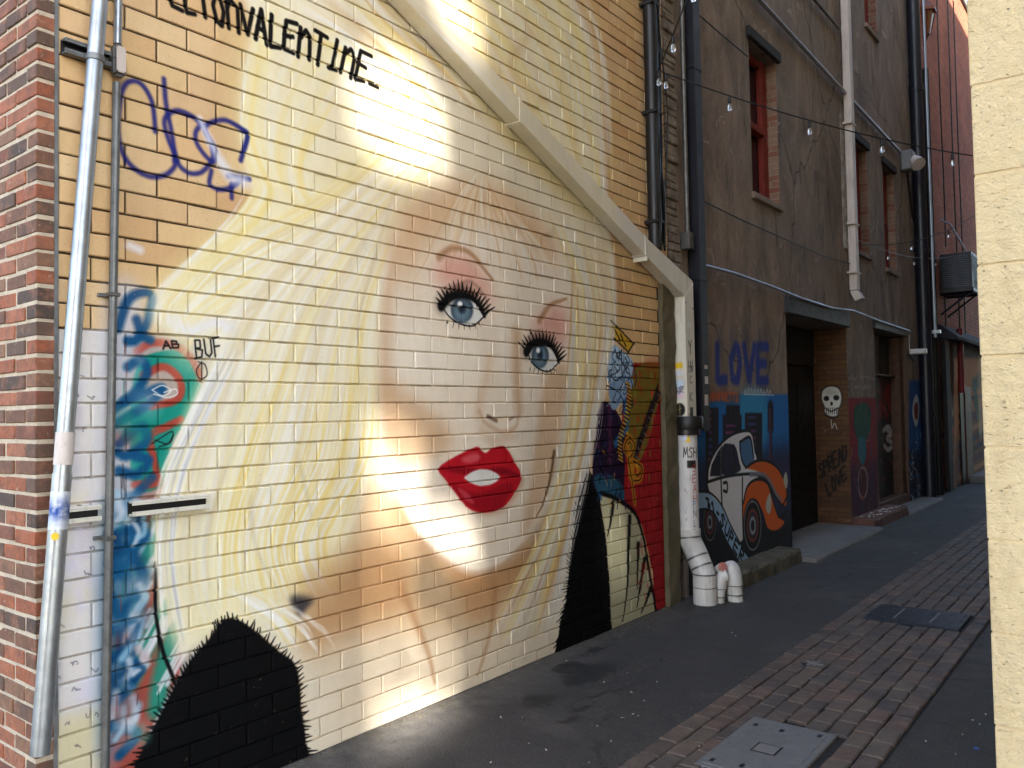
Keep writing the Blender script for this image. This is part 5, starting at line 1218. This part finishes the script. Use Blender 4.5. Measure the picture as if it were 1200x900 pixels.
sp_ = thing('bright_steel_pipe', 'slim bright steel pipe running down in front of the black drainpipe', 'pipe', (.27, 17.1, 2.9))
part(MB().tube([(.25, 16.62, 2.95), (.25, 16.62, 11.4)], .026, 10), 'pipe', 'alu', sp_, smooth=True); part(MB().box(.1, .34, 16.58, 16.7, 3.02, 3.08), 'bracket', 'galv', sp_)
tag(part(MB().tube([(.1, 17.3, 0), (.1, 17.3, 8.2)], .075, 12), 'dark_pipe', 'dark', smooth=True), 'second dark drainpipe on the far brick building edge', 'drainpipe')
ln = thing('wall_lantern', 'copper hexagonal lantern on a bracket high on the far brick wall', 'lantern', (.4, 17.95, 9.0))
lc = ony(1083, 22, 17.9)
part(MB().tube([(lc[0], 17.9, lc[2] - .36), (lc[0], 17.9, lc[2] + .1)], [.10, .2], 6, True), 'lamp', 'lampglass', ln)
part(MB().tube([(lc[0], 17.9, lc[2] + .1), (lc[0], 17.9, lc[2] + .16), (lc[0], 17.9, lc[2] + .42)], [.25, .24, .05], 6), 'roof', 'copper', ln); part(MB().tube([(lc[0], 17.9, lc[2] - .45), (lc[0], 17.9, lc[2] - .35)], [.04, .115], 6), 'base', 'copper', ln)
for k in range(6):
    a0 = 2 * math.pi * k / 6; part(MB().tube([(lc[0] + .104 * math.cos(a0), 17.9 + .104 * math.sin(a0), lc[2] - .36), (lc[0] + .205 * math.cos(a0), 17.9 + .205 * math.sin(a0), lc[2] + .1)], .014, 5), 'bar', 'copper', ln)
part(MB().tube([(0, 17.9, lc[2] + .5), (lc[0], 17.9, lc[2] + .5), (lc[0], 17.9, lc[2] + .38)], .022, 8), 'bracket', 'copper', ln)

# ------------------------------------------------------------------ air conditioner
ac = thing('air_conditioner', 'dark louvred air conditioner on a bracket on the far brick wall', 'air conditioner', (.3, 18.9, 3.9))
AX0, AX1, AY0, AY1, AZ0, AZ1 = .03, .60, 18.5, 19.35, 4.03, 4.76
part(MB().box(AX0 + .02, AX1 - .02, AY0 + .02, AY1 - .02, AZ0, AZ1), 'case', 'dark', ac)
part(MB().box(AX0, AX1, AY0, AY1, AZ1 - .04, AZ1 + .01), 'top', 'navy', ac, bevel=.008); part(MB().box(AX0 - .02, AX1 + .02, AY0 - .02, AY1 + .02, AZ0 - .06, AZ0 + .02), 'base', 'dark', ac, bevel=.008)
for k in range(15):
    z = AZ0 + .05 + k * .044
    part(MB().box(AX0 + .05, AX1 - .05, AY0 + .002, AY0 + .02, z, z + .022), 'slat', 'louvre', ac); part(MB().box(AX1 - .02, AX1 - .002, AY0 + .05, AY1 - .05, z, z + .022), 'slat', 'louvre', ac)
for x in (AX0 + .002, AX1 - .05, (AX0 + AX1) / 2 - .01): part(MB().box(x, x + .035, AY0, AY0 + .022, AZ0, AZ1 - .04), 'post', 'navy', ac)
part(MB().box(AX1 - .022, AX1, AY0 + .0225, AY0 + .05, AZ0, AZ1 - .04).box(AX1 - .022, AX1, AY1 - .05, AY1, AZ0, AZ1 - .04), 'post', 'navy', ac)
for y in (18.6, 19.25): part(MB().tube([(.0, y, 3.55), (.55, y, 3.97)], .022, 6).tube([(.0, y, 3.96), (.6, y, 3.96)], .022, 6), 'bracket', 'dark', ac)
part(MB().tube([(.05, 18.6, 5.5), (.25, 18.45, 5.35), (.5, 18.6, 4.78)], .02, 8), 'supply_pipe', 'galv', ac, smooth=True)
for i, (y, z0) in enumerate(((19.0, 5.0), (20.2, 1.9), (20.9, 3.2), (18.7, 2.0))):
    line('wall_cable', ['dark cable hanging straight down the far brick wall above the air conditioner', 'dark cable dropping past the orange mural to the doorway', 'dark cable far along the brick wall beside the cream corner', 'dark cable looping below the air conditioner bracket'][i],
         [(.06, y + .03 * math.sin(k), z0 + k * (11 - z0 if i != 3 else 2.0) / 8) for k in range(9)], .014, 'rubber', 'cable')

# ------------------------------------------------------------------ string lights
def at_depth(u, v, d): return CAM + ray(u, v) / FOC * d
def string(label, ends, bulbs, sag, wire=.006):
    p0, p1 = map(np.array, ends)
    t = thing('string_light', label, 'string lights', tuple(p0), 'festoon strings over the alley')
    f = lambda s_: p0 + (p1 - p0) * s_ - np.array([0, 0, sag * 4 * s_ * (1 - s_)])
    part(MB().tube([tuple(f(s_)) for s_ in np.linspace(0, 1, 22)], wire, 6), 'cable', 'rubber', t, smooth=True)
    for s_ in bulbs:
        c = f(s_)
        sk = part(MB().lathe([(.005, .02), (.008, 0), (.015, -.010), (.016, -.052), (.013, -.056)], (c[0], c[1], c[2] - .015), 10), 'socket', 'rubber', t, smooth=True)
        part(MB().lathe([(.010, 0), (.016, -.016), (.022, -.038), (.020, -.054), (.010, -.065), (.002, -.067)], (c[0], c[1], c[2] - .069), 12), 'bulb', 'bulb', sk, smooth=True)
e0 = np.array([.14, 6.27, 4.62]); e1 = at_depth(1140, 158, 8.0); e2 = e0 + (e1 - e0) * 1.62
string('festoon string with clear bulbs stretched level from black conduit to cream building', (e0, e2), [.012, .125, .275, .42, .57, .72, .86], .22)
s0 = np.array([.14, 6.25, 4.60]); s1 = at_depth(787, 42, 6.4); s1 = s0 + (s1 - s0) * 3.6
string('festoon string rising from the black conduit high over the alley', (s0, s1), [.02, .30, .62, .9], .02)
b0, b1 = onx(1003, 286, .1), at_depth(1142, 243, 14.0); b1 = b0 + (b1 - b0) * 1.2
string('far festoon string sagging in front of the third window', (b0, b1), [.35, .62, .88], .25)
b0, b1 = onx(1003, 280, .1), at_depth(1118, 300, 17.0)
string('far festoon string drooping towards the air conditioner', (b0, b1), [.25, .5, .75], .15)

# ------------------------------------------------------------------ litter on the asphalt
spots = [(587, 842), (612, 842), (664, 775), (730, 842), (742, 838), (716, 870), (620, 872), (700, 852), (755, 822), (748, 840), (708, 800), (770, 800), (690, 895), (575, 895), (640, 880), (735, 790), (858, 742), (862, 746), (1140, 845), (1155, 838), (1148, 850), (1128, 862), (1120, 885), (1085, 870), (1020, 705), (820, 880),
         (975, 648), (962, 652), (1002, 632), (1020, 630), (1072, 648), (1100, 600), (1108, 596), (1095, 590), (1112, 590), (885, 690), (950, 655), (1148, 640), (740, 812), (700, 740), (760, 736)]
scr = []
for k in range(4):
    n = 6; mb = MB(); L = random.uniform(.010, .016)
    mb.add([(L * (1 + .6 * random.random()) * math.cos(2 * math.pi * i / n) * 1.7, L * (.5 + .6 * random.random()) * math.sin(2 * math.pi * i / n), .004 + random.uniform(0, .006)) for i in range(n)] + [(0, 0, .002)], [(i, (i + 1) % n, n) for i in range(n)])
    o = part(mb, 'litter_scrap', 'litter'); scr.append(o.data); bpy.data.objects.remove(o)
for (u, v) in spots:
    c = onz(u, v, .006); o = bpy.data.objects.new('litter_scrap', random.choice(scr)); COL.objects.link(o); o.location = (c[0], c[1], .006 if not (PX0 < c[0] < PX1) else .024); o.rotation_euler = (0, 0, random.uniform(0, 6.28))
    q = random.uniform(.18, .5) * (1 + .04 * max(0, c[1] - 6)); o.scale = (q, q, 1)
    where = 'on the brick pavers' if PX0 < c[0] < PX1 else 'on the asphalt beside the cream block wall' if c[0] > PX1 else 'on the asphalt below the painted portrait' if c[1] < 6.4 else 'on the asphalt near the kerb and door steps'
    tag(o, 'tiny pale scrap of litter lying ' + where, 'litter', 'scraps of litter ' + where)
c = onz(1144, 878)
tag(part(MB().lathe([(.012, 0), (.013, .004), (.006, .007)], (c[0], c[1], .001), 12), 'bottle_cap', 'bluepaint', smooth=True), 'tiny blue bottle cap on the dark asphalt beside the cream wall', 'bottle cap')

mb = MB()
for k in range(4200):
    y = 2.0 + 4.4 * random.random() ** 1.3; x = .004 + abs(random.gauss(0, .08)); q = random.uniform(.001, .0035)
    if k % 5 == 0: x, y = (PX0 - .02 - abs(random.gauss(0, .05)) if k % 2 else PX1 + .02 + abs(random.gauss(0, .04))), random.uniform(3, 9)
    mb.add([(x - q, y - q, 0), (x + q, y - q * .6, 0), (x + q * .3, y + q, 0), (x, y, q * 1.5)], [(0, 1, 3), (1, 2, 3), (2, 0, 3)])
o = part(mb, 'grit', 'kerb', kind='stuff'); o['label'] = 'fine grit gathered along the wall foot and the edges of the pavers'; o['category'] = 'grit'
# ------------------------------------------------------------------ unseen block added behind the camera; its pierced screen shapes the sun patches
yb = thing('unseen_sun_blocker', 'pale unseen block added behind the viewpoint with a tall sun shaping screen', 'building', (16, -16, 0))
part(MB().box(9.5, 23.5, -19, -14.2, 0, 8.5), 'wall', 'offwall', yb)
SX0, SX1, SZ0, SZ1, ST = 9.5, 23.5, 8.5, 19.6, .1
def to_screen(P):
    tt = (P[1] + 14.0) / -sdir.y
    return (P[0] + sdir.x * tt, P[2] + sdir.z * tt)
patches = [[(428, 96), (450, 72), (482, 78), (506, 104), (516, 142), (514, 170), (502, 192), (470, 190), (434, 180), (422, 150)],
           [(446, 505), (482, 500), (488, 570), (478, 640), (470, 720), (472, 800), (476, 868), (446, 880), (450, 800), (453, 700), (450, 620)],
           [(508, 596), (544, 608), (544, 660), (520, 652), (512, 622)], [(497, 735), (528, 735), (532, 850), (500, 862)], [(449, 826), (520, 812), (548, 850), (556, 866), (446, 918)],
           [(506, -30), (560, -30), (556, 90), (538, 86), (512, 40)],
           [(716, 590), (727, 590), (728, 676), (718, 676)]]
holes = [[to_screen(onx(u, v)) for u, v in p] for p in patches]  # openings traced back along the sun from the wanted light patches
def inside(x, z, poly):
    r = False
    for (x0, z0), (x1, z1) in zip(poly, poly[1:] + poly[:1]):
        if (z0 > z) != (z1 > z) and x < (x1 - x0) * (z - z0) / (z1 - z0) + x0: r = not r
    return r
mb = MB()
nx, nz = int((SX1 - SX0) / ST), int((SZ1 - SZ0) / ST)
for k in range(nz):
    z = SZ0 + (k + .5) * ST; i = 0
    while i < nx:
        open_ = any(inside(SX0 + (i + .5) * ST, z, h) for h in holes); j = i
        while j < nx and any(inside(SX0 + (j + .5) * ST, z, h) for h in holes) == open_: j += 1
        if not open_: mb.box(SX0 + i * ST, SX0 + j * ST, -14.06, -13.98, z - ST / 2, z + ST / 2)
        i = j
part(mb, 'sun_patch_screen', 'offwall', yb)  # added screen: shades the alley, lets sun through the cut openings only
